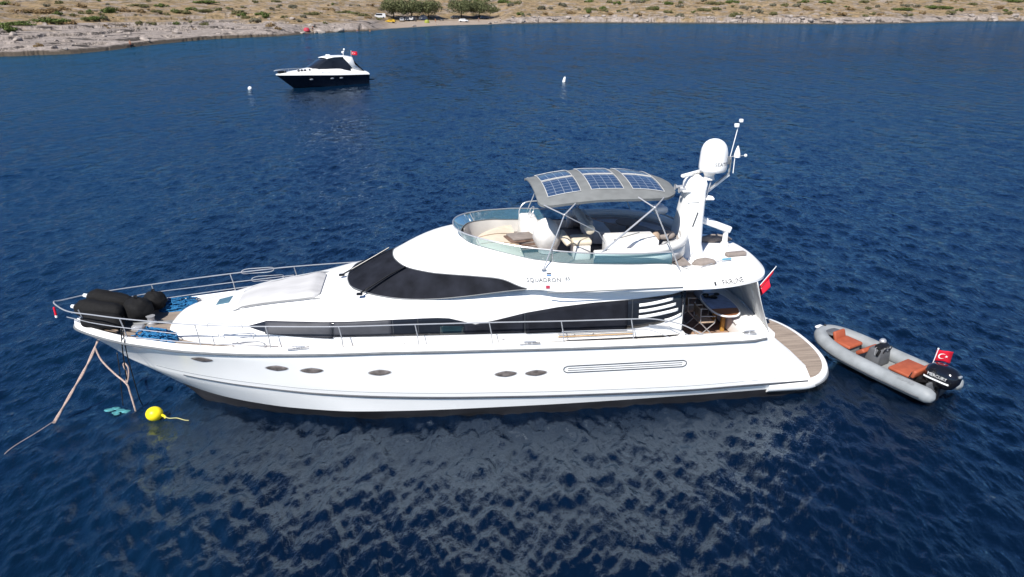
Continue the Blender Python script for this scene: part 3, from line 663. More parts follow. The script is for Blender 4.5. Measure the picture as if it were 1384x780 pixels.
# ---------------------------------------------------------------- upper body: windscreen, brow and flybridge coaming (rings from the centre line forward, round the side, to the centre line aft)
RING = [
 [(7.40,0,3.36),(7.45,.5,3.37),(7.63,1,3.38),(8.2,1.5,3.36),(8.86,1.8,3.34),(9.55,1.93,3.34),(10.4,2.02,3.40),(12.1,2.12,3.565),(13,2.22,3.50),(14.5,2.28,3.45),(16.2,2.32,3.43),(17.3,2.3,3.43),(18.2,2.05,3.43),(18.7,1.7,3.43),(19.0,1.0,3.43),(19.1,0,3.43)],
 [(8.67,0,4.00),(8.74,.48,3.96),(9.06,1.0,3.9),(9.64,1.35,3.86),(10.1,1.52,3.85),(10.8,1.70,3.83),(11.5,1.85,3.77),(12.12,2.10,3.59),(13,2.21,3.57),(14.5,2.275,3.52),(16.2,2.315,3.5),(17.3,2.295,3.5),(18.2,2.045,3.5),(18.7,1.69,3.5),(19.0,.99,3.5),(19.1,0,3.5)],
 [(10.55,0,4.46),(10.62,.5,4.47),(10.85,1.0,4.47),(11.4,1.42,4.41),(11.9,1.65,4.33),(12.3,1.8,4.27),(12.7,1.88,4.23),(13.1,1.96,4.19),(13.85,2.02,4.15),(14.9,2.03,4.1),(16.0,1.9,4.0),(16.9,1.85,3.68),(17.8,1.7,3.62),(18.3,1.35,3.62),(18.62,.8,3.62),(18.75,0,3.62)]]
def ringpt(k, q):
    """ring k at control index q (0..15), Catmull-Rom"""
    C_ = RING[k]; i = min(int(q), 14); f = q - i
    g = lambda j: Vector(C_[j]) if 0 <= j <= 15 else (lambda a: Vector((a[0], -a[1], a[2])))(C_[-j] if j < 0 else C_[30-j])
    p0, p1, p2, p3 = g(i-1), g(i), g(i+1), g(i+2)
    return .5*((2*p1) + (p2-p0)*f + (2*p0-5*p1+4*p2-p3)*f*f + (3*p1-p0-3*p2+p3)*f**3)
def upper(q, w, off=0):
    """w 0..1 windscreen / lower band, 1..2 brow and coaming; (s, t, z)"""
    a, b, c = ringpt(0, q), ringpt(1, q), ringpt(2, q)
    if w <= 1: p = a.lerp(b, w); bul = .05*math.sin(math.pi*w)*max(0, 1-q/6.5)
    else: p = b.lerp(c, w-1); bul = math.sin(math.pi*(w-1))*(.15 - .09*min(1, max(0, q-5)/3))
    n = Vector([float(np.interp(q, (0, 2, 5, 7.5, 10.5, 12.5, 15), c_)) for c_ in ((-.42, -.42, -.30, 0, 0, .35, .45), (0, .14, .48, .75, .75, .55, 0), (.9, .88, .78, .65, .65, .7, .85))])
    return p + n*(bul + off)
def ring_rows(q0, q1, ws, nq, off=0):
    return [[upper(q, w, off) for w in ws] for q in np.linspace(q0, q1, nq)]
def mirror_grid(mb, rows):
    mb.grid([[P(*p) for p in r] for r in rows]); mb.grid([[P(p[0], -p[1], p[2]) for p in r] for r in rows])
W2 = [1 + k/10 for k in range(11)]
fm = MB(); mirror_grid(fm, ring_rows(0, 15, W2, 150)); mirror_grid(fm, ring_rows(7, 15, [0, .5, 1], 80))
# underside of the overhang and the flush after deck
mirror_grid(fm, [[upper(q, 0), Vector((upper(q, 0)[0] - (.0 if q < 13 else .3), max(0, upper(q, 0)[1]-.28), 3.42)), Vector((upper(q, 0)[0] - (.0 if q < 13 else .3), 0, 3.42))] for q in np.linspace(7, 15, 60)])
mirror_grid(fm, [[upper(q, 2), Vector((upper(q, 2)[0] - max(0, q-12)*.05, upper(q, 2)[1]*.5, 3.63)), Vector((upper(q, 2)[0] - max(0, q-12)*.05, 0, 3.63))] for q in np.linspace(10.6, 15, 40)])
fly = fm.build('flybridge', M['gel'], yacht, angle=50)
scr = MB(); mirror_grid(scr, ring_rows(0, 7.0, [k/8 for k in range(9)], 90, .0))
scr = scr.build('windscreen', M['scrcover'], yacht, angle=180)
# edge moulding round the screen, three uprights under the cover, two wipers
for sg in (1, -1):
    for w in (0.0, 1.0):
        MB().tube([(lambda p: P(p[0], p[1]*sg, p[2]))(upper(q, w, .006)) for q in np.linspace(0, 7, 60)], .014, 6).build('screen_trim', M['rub'], scr)
for pts in ([(7.83, 1.55, 3.42), (7.98, 1.42, 3.48), (8.6, 1.18, 3.78), (9.02, 1.02, 3.93)], [(7.22, -.05, 3.37), (7.5, -.12, 3.50), (8.1, -.22, 3.80), (8.55, -.3, 4.03)]):
    wp = MB().tube([P(*p) for p in smooth_path(pts, 4)], .022, 6); wp.box(P(*pts[0]), (.16, .10, .06), .02); wp.tube([P(p[0], p[1]+.05, p[2]+.02) for p in pts[1:]], .012, 5)
    wp.build('wiper', M['black'], scr)
# lettering and sticker on the coaming side
def fly_side(s, z, off=.018):
    qs = np.linspace(6.5, 13, 300); best = None
    for w in np.linspace(1.02, 1.95, 40): pass
    # solve q by station on the mid ring, then w by height
    lo, hi = 6.0, 13.5
    w = 1.4
    for _ in range(6):
        a, b = lo, hi
        for _ in range(24):
            m_ = (a+b)/2
            if upper(m_, w)[0] < s: a = m_
            else: b = m_
        q = (a+b)/2; a, b = 1.0, 2.0
        for _ in range(24):
            m_ = (a+b)/2
            if upper(q, m_)[2] < z: a = m_
            else: b = m_
        w = (a+b)/2
    p = upper(q, w); return Vector((p[0], p[1] + off*.75, p[2] + off*.65))
def lettering(name, body, size, s, z, slope=0, sx=1.0, m=M['text'], side=1):
    v, f = text_mesh(body, size); out = []
    for c in v:
        ds = c.x*sx
        p = fly_side(s + ds, z + c.y + slope*ds); out.append(P(p[0], p[1]*side, p[2]))
    return mk(name, out, f, m, fly, smooth=False)
lettering('name_lettering', 'SQUADRON', .15, 12.55, 3.80, 0, 1.05)
lettering('name_lettering', '65', .13, 13.16, 3.83, 0, 1.0)
lettering('maker_lettering', 'FAIRLINE', .12, 17.62, 3.545, 0, 1.35)
def decal(name, s0, s1, z0, z1, m, n=5):
    mk(name, [P(*fly_side(s, z, .020)) for s in np.linspace(s0, s1, n) for z in np.linspace(z0, z1, n)], [(i*n+j, i*n+j+1, (i+1)*n+j+1, (i+1)*n+j) for i in range(n-1) for j in range(n-1)], m, fly)
decal('red_sticker', 12.60, 12.70, 3.585, 3.665, M['signred'])
decal('flag_decal', 12.62, 12.74, 3.905, 3.94, mat('flag_decal_blue', (.10, .22, .42), .5, var=.2)); decal('flag_decal', 12.62, 12.74, 3.955, 3.98, M['text'])
decal('maker_emblem', 17.06, 17.12, 3.51, 3.58, M['text'])
for sg in (1, -1):
    MB().tube([P(s, 2.33*sg if s > 12.7 else 2.27*sg, 3.525 + .0*(s-12.6)) for s in np.linspace(12.62, 16.2, 14)], .016, 6).build('grab_rail', M['rub'], fly)
# wind deflector
GL = [(10.35,0,4.76),(10.42,.5,4.76),(10.70,.99,4.74),(11.3,1.46,4.69),(11.8,1.71,4.64),(12.2,1.86,4.61),(12.65,1.95,4.57),(13.05,2.02,4.53),(13.8,2.08,4.47),(14.9,2.09,4.42),(15.95,1.97,4.38)]
gp = smooth_path([(s, -t, z) for s, t, z in GL[::-1]][:-1] + GL, 6)
gtop = [P(p.x, p.y, p.z) for p in gp]
qq = np.concatenate([np.linspace(10, 0, 61), np.linspace(0, 10, 61)[1:]])
sgn = [-1]*61 + [1]*60
gbot = [(lambda a, k: P(a[0], a[1]*k, a[2]-.01))(upper(q, 2), k) for q, k in zip(qq, sgn)]
assert len(gtop) == len(gbot), (len(gtop), len(gbot))
defl = MB().grid([gbot, [a.lerp(b, .5) for a, b in zip(gbot, gtop)], gtop]).build('wind_deflector', M['deflector'], fly, angle=180)
MB().tube(gtop, .017, 6).build('deflector_rail', M['steel'], fly)
MB().tube([p + Vector((0, 0, .012)) for p in gbot], .014, 6).build('deflector_trim', M['rub'], fly)
for k in (22, 46, 74, 98):
    MB().tube([gbot[k], gtop[k]], .014, 6).build('deflector_post', M['steel'], fly)
# fly floor, inside lining, after bolster
fl_rows = [[(lambda p: P(p[0]+.04, p[1]*.97*v, 3.92))(upper(q, 2)) for v in (1, .5, 0, -.5, -1)] for q in np.linspace(0, 10.6, 60)]
MB().grid(fl_rows).build('fly_deck', M['taupe'], fly)
lin = MB(); mirror_grid(lin, [[(lambda p: Vector((p[0]+(.03 if q > 1 else .08), max(0, p[1]-.03), z)))(upper(q, 2)) for z in (3.9, upper(q, 2)[2]-.005)] for q in np.linspace(0, 10.6, 70)])
lin.build('coaming_lining', M['gel2'], fly)
BOL = [(13.9,1.88,4.36),(14.6,1.90,4.38),(15.3,1.86,4.38),(15.9,1.66,4.38),(16.4,1.28,4.38),(16.7,.75,4.38),(16.85,0,4.38)]
bp_ = smooth_path([P(*p) for p in BOL] + [P(s, -t, z) for s, t, z in BOL[-2::-1]], 8)
MB().tube(bp_, .115, 10).build('bolster', M['gel2'], fly)
bk = MB(); bk.grid([[p + Vector((0, 0, -.04)) for p in bp_], [p + Vector((0, 0, -.42)) for p in bp_]]); o = bk.build('settee_back', M['gel2'], fly, angle=180)
sol = o.modifiers.new('thickness', 'SOLIDIFY'); sol.thickness = .10; sol.offset = 0
ib = [Vector((p.x*1.0 + (15.0-p.x)*.30, p.y*.70, 4.22)) for p in bp_]
sb = MB(); sb.grid([[p + Vector((0, 0, -.15)) for p in bp_], ib, [p + Vector((0, 0, -.30)) for p in ib]])
o = sb.build('settee_seat', M['greyvinyl'], fly, angle=60)
# ---------------------------------------------------------------- bimini with solar panels
bim = empty('bimini_top'); bim.parent = yacht
zc = pchip([12.45, 12.7, 13.3, 14.2, 15.2, 15.9, 16.4], [5.80, 5.84, 5.95, 6.03, 6.00, 5.90, 5.74])
wc = pchip([12.5, 12.55, 12.7, 13.3, 14.2, 15.2, 15.8, 16.1, 16.3, 16.4], [1.30, 1.45, 1.56, 1.66, 1.70, 1.66, 1.52, 1.25, .85, .0])
def bz(s, t): return float(zc(s)) - .235*(abs(t)/1.6)**2.2
top = []; bot = []
for s in np.concatenate([[12.5, 12.52, 12.56, 12.65], np.linspace(12.8, 15.9, 26), [16.0, 16.1, 16.2, 16.28, 16.34, 16.38, 16.4]]):
    w = max(float(wc(s)), .02); q = np.linspace(-1, 1, 25)
    top.append([P(s, w*k, bz(s, w*k)) for k in q]); bot.append([P(s, w*k*.985, bz(s, w*k) - (.07 if abs(k) > .95 else .04)) for k in q])
cb = MB().grid(top); cb.grid(bot)
n0, n1 = len(top), len(top[0]); per = [(0, j) for j in range(n1)] + [(i, n1-1) for i in range(1, n0)] + [(n0-1, j) for j in range(n1-2, -1, -1)] + [(i, 0) for i in range(n0-2, 0, -1)]
cb.grid([[top[i][j] for i, j in per], [bot[i][j] for i, j in per]], cv=True)
canopy = cb.build('canopy', M['canvas'], bim, angle=60)
def panel(s0, s1, t0, t1, skew=.0):
    n = 10; rows = []; uv = []
    for i in range(n+1):
        for j in range(n+1):
            t = t0 + (t1-t0)*j/n; s = s0 + (s1-s0)*i/n + skew*(t - .6); rows.append(P(s, t, bz(s, t) + .018)); uv.append((j/n, i/n))
    f = [(i*(n+1)+j, i*(n+1)+j+1, (i+1)*(n+1)+j+1, (i+1)*(n+1)+j) for i in range(n) for j in range(n)]
    o = mk('solar_panel', rows, f, M['solar'], bim, angle=180)
    ul = o.data.uv_layers.new(name='UVMap')
    for lp in o.data.loops: ul.data[lp.index].uv = uv[lp.vertex_index]
    sol = o.modifiers.new('thickness', 'SOLIDIFY'); sol.thickness = .012; sol.offset = -1
    ed = [(s0, t0), (s0, t1), (s1, t1), (s1, t0)]; pts = []
    for k in range(4):
        (a, b), (c, d) = ed[k], ed[(k+1) % 4]
        for q in np.linspace(0, 1, 7)[:-1]:
            t = b+(d-b)*q; s = a+(c-a)*q + skew*(t-.6); pts.append(P(s, t, bz(s, t)+.02))
    MB().tube(pts, .006, 5, closed=True).build('panel_frame', M['gel2'], o)
for s0 in (12.78, 13.92, 15.02):
    panel(s0, s0+.86, .06, 1.20); panel(s0, s0+.86, -1.22, -.02)
for sg in (1, -1):
    def pole(*pts, r=.017, m=M['steel']): MB().tube([P(a, b*sg, c) for a, b, c in pts], r, 8).build('bimini_pole', m, bim)
    pole((12.55, 2.08, 4.10), (13.08, 1.92, 5.46)); pole((13.08, 1.92, 5.46), (13.45, 1.62, 5.70)); pole((13.08, 1.92, 5.46), (12.62, 1.52, 5.62))
    pole((13.08, 1.92, 5.46), (14.0, 1.86, 4.95), (14.2, 1.75, 4.6), r=.012)
    pole((16.22, 2.08, 3.80), (15.40, 1.95, 5.58)); pole((15.40, 1.95, 5.58), (15.75, 1.55, 5.72)); pole((15.40, 1.95, 5.58), (15.05, 1.62, 5.78)); pole((15.40, 1.95, 5.58), (14.06, 1.95, 4.42), r=.026)
    pole((16.9, 1.0, 4.0), (16.36, 1.75, 3.72), r=.013)
    jt = MB(); jt.ball(P(13.08, 1.92*sg, 5.46), .04, 10, 6); jt.build('pole_joint', M['steel'], bim)
    MB().ball(P(15.40, 1.95*sg, 5.58), .045, 10, 6).build('pole_joint', M['steel'], bim)
    for a in ((12.55, 2.08, 4.09), (16.22, 2.09, 3.79)): MB().box(P(a[0], a[1]*sg, a[2]), (.12, .07, .03), .008).build('pole_foot', M['steel'], bim)
# ---------------------------------------------------------------- mast, dome, radar and aerials
mast = empty('radar_mast'); mast.parent = yacht
rows = []
for z, s0, s1, w in ((3.55, 16.45, 17.62, .58), (3.75, 16.53, 17.50, .50), (4.0, 16.60, 17.44, .45), (4.6, 16.71, 17.43, .40), (5.1, 16.79, 17.44, .36), (5.5, 16.85, 17.45, .33), (5.72, 16.87, 17.47, .33), (5.83, 16.93, 17.42, .27), (5.88, 17.02, 17.33, .16)):
    c = (s0+s1)/2; h = (s1-s0)/2
    rows.append([P(c + h*np.sign(math.cos(a))*abs(math.cos(a))**.55, w*np.sign(math.sin(a))*abs(math.sin(a))**.55, z) for a in np.linspace(0, 2*math.pi, 33)[:-1]])
mb = MB().grid(rows, cv=True, cap=True); pyl = mb.build('pylon', M['gel'], mast, angle=40)
MB().tube([P(17.05, .412, 4.55), P(17.18, .378, 4.95)], .018, 6).build('pylon_vent', M['text'], pyl)
MB().tube([P(16.86, .34, 5.22), P(17.2, .358, 5.24)], .008, 5).build('pylon_seam', M['rub'], pyl)
MB().tube([P(17.4, .34, 5.32), P(17.62, .30, 5.30), P(17.66, .12, 5.30), P(17.5, .05, 5.32)], .035, 8).build('lamp_bracket', M['gel'], mast)
MB().box(P(16.82, .1, 5.55), (.22, .5, .05), .015).build('instrument_shelf', M['gel'], mast)
for t in (.25, -.1): MB().lathe([(0, -.10), (.05, -.10), (.04, .02), (.09, .10), (0, .06)], 12, P(16.72, t, 5.58), Euler((0, -math.pi/2, 0)).to_matrix()).build('horn', M['steel'], mast)
dome = MB().lathe([(0, 6.93), (.09, 6.92), (.175, 6.888), (.25, 6.835), (.31, 6.76), (.35, 6.66), (.37, 6.55), (.378, 6.4), (.388, 6.22), (.385, 6.12), (.36, 6.045), (.30, 6.02), (0, 6.02)], 36, P(17.63, 0, 0)).build('satellite_dome', M['gel'], mast, angle=50)
v, f = text_mesh('SEATEL', .14); R_ = .388
mk('dome_lettering', [P(17.63 + R_*math.sin((c.x*1.05)/R_ + .35), R_*math.cos((c.x*1.05)/R_ + .35), 6.27 + c.y) for c in v], f, M['text'], dome, smooth=False)
MB().lathe([(.16, 5.80), (.13, 5.9), (.20, 6.03), (0, 6.03)], 18, P(17.55, 0, 0)).build('dome_pedestal', M['gel2'], mast)
for a, b in (((17.42, .15, 5.1), (17.66, .05, 6.03)), ((17.45, -.15, 5.3), (17.5, -.05, 6.03))): MB().tube([P(*a), P(*b)], .018, 6).build('dome_strut', M['steel'], mast)
rb = MB(); rb.box(P(17.18, -.10, 5.97), (1.32, .12, .10), .045, 3, rot=(0, 0, math.atan2(.75, 1.0))); rb = rb.build('radar_scanner', M['gel'], mast)
MB().lathe([(.17, 5.84), (.17, 5.88), (.09, 5.93), (0, 5.93)], 16, P(17.18, -.1, 0)).build('radar_pedestal', M['gel2'], mast)
v, f = text_mesh('FURUNO', .07); ca, sa = math.cos(math.atan2(.75, 1.0)), math.sin(math.atan2(.75, 1.0))
def rbp(u, w): return Vector((17.18 + u*ca + .064*sa, .10 + u*sa - .064*ca, 5.97 + w))
mk('radar_lettering', [rbp(c.x - .1, c.y) for c in v], f, M['text'], rb, smooth=False)
arm = MB().tube([P(17.5, 0, 5.42), P(17.75, 0, 5.62), P(18.12, 0, 5.92)], .05, 8).build('aerial_arm', M['gel'], mast)
MB().tube([P(17.52, .1, 5.52), P(18.1, .08, 6.0), P(18.12, .05, 6.35)], .015, 6).build('aerial_cable', M['rub'], mast)
ar = MB().tube([P(18.12, 0, 5.86), P(18.12, 0, 6.42)], .025, 8).build('aerial_post', M['steel'], mast)
MB().box(P(18.02, .05, 6.33), (.10, .14, .22), .02).build('aerial_box', M['rub'], mast)
MB().tube([P(18.10, 0, 6.40), P(18.25, 0, 7.33)], .012, 6).build('whip_aerial', M['white'], mast)
MB().box(P(18.18, .02, 7.28), (.12, .10, .10), .02).build('wind_sensor', M['white'], mast); MB().box(P(18.31, -.02, 7.40), (.10, .09, .09), .02).build('wind_sensor', M['white'], mast)
MB().lathe([(.09, 6.40), (.085, 6.50), (.05, 6.62), (.015, 6.71), (0, 6.72)], 14, P(18.30, 0, 0)).build('gps_cone', M['white'], mast)
MB().tube([P(18.12, 0, 6.42), P(18.52, 0, 6.44)], .011, 6).build('aerial_bar', M['steel'], mast); MB().ball(P(18.55, 0, 6.44), .045, 10, 6).build('aerial_knob', M['white'], mast)
MB().tube([P(18.24, 0, 5.95), P(18.24, 0, 6.40)], .012, 6).build('aerial_stay', M['white'], mast)
for t in (-.55, -.85):
    MB().lathe([(0, -.20), (.10, -.19), (.115, -.05), (.115, .12), (.09, .18), (0, .19)], 16, P(16.42, t, 4.78), Euler((0, math.pi/2, .2)).to_matrix()).build('flood_lamp', M['gel'], mast)
MB().tube([P(16.8, -.4, 4.55), P(16.45, -.7, 4.66)], .03, 6).build('lamp_arm', M['steel'], mast)
# davit on the after deck
dav = empty('davit'); dav.parent = yacht
MB().lathe([(.13, 3.62), (.12, 3.75), (.08, 3.80), (.075, 4.10), (0, 4.12)], 14, P(18.42, -.42, 0)).build('davit_post', M['gel2'], dav)
MB().box(P(18.02, -.34, 4.36), (1.15, .17, .20), .05, 3, rot=(0, R(22), R(8))).build('davit_boom', M['gel'], dav)
MB().lathe([(.07, 4.10), (.085, 4.14), (.085, 4.24), (0, 4.26)], 12, P(18.42, -.42, 0)).build('davit_winch', M['greyvinyl'], dav)
# guard rails
def rail_pts(pts): return smooth_path([P(*p) for p in pts], 6)
RT = [(-.38, 0, 2.97), (-.28, .16, 2.93), (.2, .58, 2.90), (.9, .88, 2.90), (1.75, 1.20, 2.89), (2.7, 1.52, 2.89), (3.6, 1.78, 2.89), (4.6, 2.02, 2.90), (5.55, 2.18, 2.91), (7.35, 2.38, 2.90), (9.25, 2.43, 2.88), (11.13, 2.43, 2.83), (13.0, 2.41, 2.76), (14.85, 2.39, 2.71), (15.5, 2.37, 2.66), (16.25, 2.33, 2.45), (16.9, 2.30, 2.10)]
RL = [(-.1, .12, 2.55), (.4, .46, 2.58), (.85, .78, 2.62), (1.65, 1.17, 2.64), (2.7, 1.52, 2.62), (3.65, 1.80, 2.61), (5.5, 2.21, 2.62)]
R3 = [(2.0, 1.32, 2.40), (3.7, 1.84, 2.40), (5.5, 2.24, 2.42)]
R4 = [(13.0, 2.43, 2.47), (14.85, 2.42, 2.42), (15.4, 2.41, 2.36), (16.0, 2.38, 2.08)]
gr = empty('guard_rail'); gr.parent = yacht
full = RT[1:][::-1]; fullp = [P(s, -t, z) for s, t, z in full] + [P(*RT[0])] + [P(*p) for p in RT[1:]]
MB().tube(smooth_path(fullp, 6), .0175, 8).build('top_rail', M['steel'], gr)
for sg in (1, -1):
    fl = lambda L_: [(s, t*sg, z) for s, t, z in L_]
    for L_ in (RL, R3, R4): MB().tube(rail_pts(fl(L_)), .012, 6).build('mid_rail', M['steel'], gr)
    for s, t, z in ((.42, .46, 2.88), (1.72, 1.19, 2.89), (3.75, 1.82, 2.89), (5.55, 2.19, 2.91), (7.36, 2.38, 2.90), (9.25, 2.43, 2.88), (11.13, 2.43, 2.83), (13.0, 2.41, 2.76), (14.87, 2.39, 2.71)):
        t1 = at(RUBR, s)[0] - inset(s)*.5
        MB().tube([P(s-.02, t*sg, z), P(s+.03, (t+t1)/2*sg, z-.3), P(s+.05, t1*sg, at(RUBR, s)[1] + .12)], .015, 6).build('stanchion', M['steel'], gr)
    for s0, s1, z, L_ in ((4.05, 4.95, 2.895, RT), (4.3, 5.2, 2.62, RL), (4.75, 5.45, 2.43, R3)):
        a = np.array(L_); tt = lambda s: float(np.interp(s, a[:, 0], a[:, 1]))
        lp = [P(s0 + (s1-s0)*(.5-.5*math.cos(q))*.14/.14 if False else (s0+s1)/2 + (s1-s0)/2*np.sign(math.cos(q))*abs(math.cos(q))**.35, (tt((s0+s1)/2 + (s1-s0)/2*math.cos(q)) + .004)*sg, z + .075*np.sign(math.sin(q))*abs(math.sin(q))**.7) for q in np.linspace(0, 2*math.pi, 33)[:-1]]
        MB().tube(lp, .012, 6, closed=True).build('boarding_gate', M['steel'], gr)
    for s in (6.3, 12.15):
        t = at(RUBR, s)[0] - .08; z = at(RUBR, s)[1] + .135
        c = MB(); c.box(P(s, t*sg, z), (.55, .12, .015), .004); c.tube([P(s-.16, t*sg, z+.06), P(s+.16, t*sg, z+.06)], .022, 8); c.tube([P(s-.06, t*sg, z), P(s-.06, t*sg, z+.06)], .018, 6); c.tube([P(s+.06, t*sg, z), P(s+.06, t*sg, z+.06)], .018, 6)
        c.build('mooring_cleat', M['steel'], yacht)
    c = MB(); z = at(RUBR, 18.2)[1] + .14; c.box(P(18.25, 2.22*sg, z), (.36, .16, .03), .01); c.tube([P(18.1, 2.22*sg, z+.07), P(18.4, 2.2*sg, z+.07)], .022, 8); c.tube([P(18.25, 2.22*sg, z), P(18.25, 2.22*sg, z+.07)], .025, 6)
    c.build('mooring_cleat', M['steel'], yacht)
    for s in (6.45, 8.9, 11.5, 13.4, 13.9): MB().lathe([(0, .012), (.03, .01), (.04, 0)], 10, (0, 0, 0), None).build('deck_lamp', M['steel'], house).matrix_basis = Matrix.Translation((lambda v: Vector((v.x, v.y*sg, v.z)))(house_pt(s, 2.19, .005))) @ Matrix.Rotation(R(90)*sg, 4, 'X')
# bow roller, windlass, samson gear
bowr = empty('anchor_gear'); bowr.parent = yacht
MB().box(P(.50, 0, 1.98), (.55, .20, .10), .02, rot=(0, R(38), 0)).build('bow_roller', M['steel'], bowr)
MB().lathe([(.14, 2.18), (.14, 2.26), (.09, 2.30), (.09, 2.40), (.12, 2.44), (0, 2.45)], 16, P(2.0, .05, 0)).build('windlass', M['steel'], bowr)
MB().box(P(1.75, .35, 2.24), (.3, .22, .16), .04).build('windlass_motor', M['steel'], bowr)
MB().tube([P(1.5, .1, 2.25), P(1.9, .15, 2.28), P(2.6, .02, 2.24)], .03, 6).build('chain', M['rub'], bowr)
MB().box(P(1.15, .62, 2.33), (.5, .08, .04), .01, rot=(0, 0, R(-25))).build('boarding_plank', M['tan'], bowr)
# cockpit curtain and transom bench
rows = []
for k in np.linspace(-1, 1, 25):
    row = []
    for q in np.linspace(0, 1, 12):
        sway = .03*math.sin(k*9 + q*3)
        row.append(P(18.92 + (18.40 - 18.92)*q + .16*(1-k*k) + sway*math.sin(math.pi*q), k*2.02, 1.93 + 1.50*q))
    rows.append(row)
o = MB().grid(rows).build('cockpit_curtain', M['greycurtain'], yacht, angle=180)
sol = o.modifiers.new('thickness', 'SOLIDIFY'); sol.thickness = .01
for k in (-.62, 0, .55):
    MB().tube([P(18.91 + (18.39-18.91)*q + .16*(1-k*k), k*2.02, 1.93 + 1.5*q) for q in np.linspace(0, 1, 8)], .012, 5).build('curtain_seam', M['greyvinyl'], o)
MB().box(P(18.55, 0, 1.74), (.75, 3.7, .46), .07, 3).build('transom_bench', M['gel'], yacht)
MB().box(P(18.42, .6, 2.0), (.55, 1.9, .10), .04, 3).build('bench_cushion', M['whitecloth'], yacht)
# side deck threshold curve at the cockpit
for sg in (1, -1): MB().tube([P(*p) for p in [(15.4, 2.2*sg, 2.42), (15.95, 2.21*sg, 2.36), (16.35, 2.22*sg, 2.16), (16.55, 2.24*sg, 2.06)]], .014, 6).build('deck_rail', M['steel'], gr)
# ---------------------------------------------------------------- flybridge furniture fixed to the deck
pad2 = MB()
rows = [[P(10.98 + 1.15*a + .35*(b*b)*(1-a), 1.45*b*(.62 + .38*a), 4.22 + .07*math.sin(math.pi*a)*(1-b*b*.5)) for b in np.linspace(-1, 1, 17)] for a in np.linspace(0, 1, 9)]
low = [[p - Vector((0, 0, .28)) for p in r] for r in rows]
pad2.grid(rows); per = [(0, j) for j in range(17)] + [(i, 16) for i in range(1, 9)] + [(8, j) for j in range(15, -1, -1)] + [(i, 0) for i in range(7, 0, -1)]
pad2.grid([[rows[i][j] for i, j in per], [low[i][j] for i, j in per]], cv=True)
fp = pad2.build('fly_sun_pad', M['cream'], fly, angle=50)
for b in (-.33, .33): MB().tube([P(11.0 + 1.15*a + .35*b*b*(1-a), 1.45*b*(.62+.38*a), 4.235 + .07*math.sin(math.pi*a)) for a in np.linspace(.03, .97, 9)], .012, 5).build('pad_seam', M['tan'], fp)
con = MB().box(P(12.55, -.75, 4.30), (.55, 1.0, .75), .08, 3, taper=.85).build('helm_console', M['gel2'], fly)
MB().tube(smooth_path([P(12.34, -1.05, 4.45), P(12.33, -1.1, 4.75), P(12.5, -1.15, 4.97), P(12.9, -1.2, 5.0), P(13.35, -1.25, 5.0)], 6), .018, 8).build('helm_hoop', M['steel'], fly)
pts = [P(12.62 + .17*math.cos(a)*.5, -.75 + .2*math.sin(a), 4.78 + .17*math.cos(a)) for a in np.linspace(0, 2*math.pi, 17)[:-1]]
MB().tube(pts, .012, 6, closed=True).build('steering_wheel', M['steel'], fly)
seat = empty('helm_seat'); seat.parent = fly
MB().box(P(13.78, .78, 4.12), (.46, .55, .42), .05, 2).build('seat_base', M['gel2'], seat)
MB().box(P(13.78, .74, 4.39), (.52, .62, .16), .06, 3).build('seat_cushion', M['cream'], seat)
MB().tube([P(13.42, 1.0, 4.36), P(13.38, .95, 4.42), P(13.30, .42, 4.50), P(13.30, .35, 4.50)], [.08, .11, .11, .08], 12).build('seat_bolster', M['cream'], seat)
wb = MB().box(P(15.05, 1.18, 4.26), (1.38, .72, .62), .05, 3).build('wet_bar', M['gel'], fly)
MB().box(P(15.05, 1.16, 4.585), (1.30, .64, .035), .015).build('bar_lid', M['gel2'], wb)
MB().tube([P(14.5, 1.50, 4.61), P(14.62, 1.42, 4.615), P(15.35, .95, 4.615)], .010, 5).build('bar_strap', M['rub'], wb)
for sg in (-1,):
    MB().box(P(14.55, -.55, 4.18), (.55, 1.1, .40), .06, 3).build('settee_seat', M['greyvinyl'], fly)
    MB().box(P(14.22, -.55, 4.42), (.14, 1.15, .62), .05, 3).build('settee_back', M['greyvinyl'], fly)
inn = MB(); mirror = [Vector((p.x*1.0 + (15.0-p.x)*.085, p.y*.915, 0)) for p in bp_]
inn.grid([[Vector((p.x, p.y, 4.28)) for p in mirror], [Vector((p.x, p.y, 4.02)) for p in mirror]])
o = inn.build('settee_back_cushion', M['seatgrey'], fly, angle=180); sol = o.modifiers.new('thickness', 'SOLIDIFY'); sol.thickness = .05; sol.offset = 0
tb = MB(); tb.lathe([(0, 4.48), (.34, 4.48), (.36, 4.46), (.34, 4.43), (.05, 4.42), (.05, 3.95), (.18, 3.93), (0, 3.93)], 22, P(15.45, -.55, 0)); tb.build('fly_table', M['taupe'], fly)
# ================================================================== things on and around the yacht
def top(o, label, cat, group=None): return tag(o, label, cat, group)
YR = lambda a=0: PSI + a
def on_yacht(name, s, t, z, label, cat, rz=0, group=None, rot=None):
    e = empty(name, W(s, t, z), PSI + rz, label, cat, group)
    if rot: e.rotation_euler = (rot[0], rot[1], PSI + rot[2])
    return e
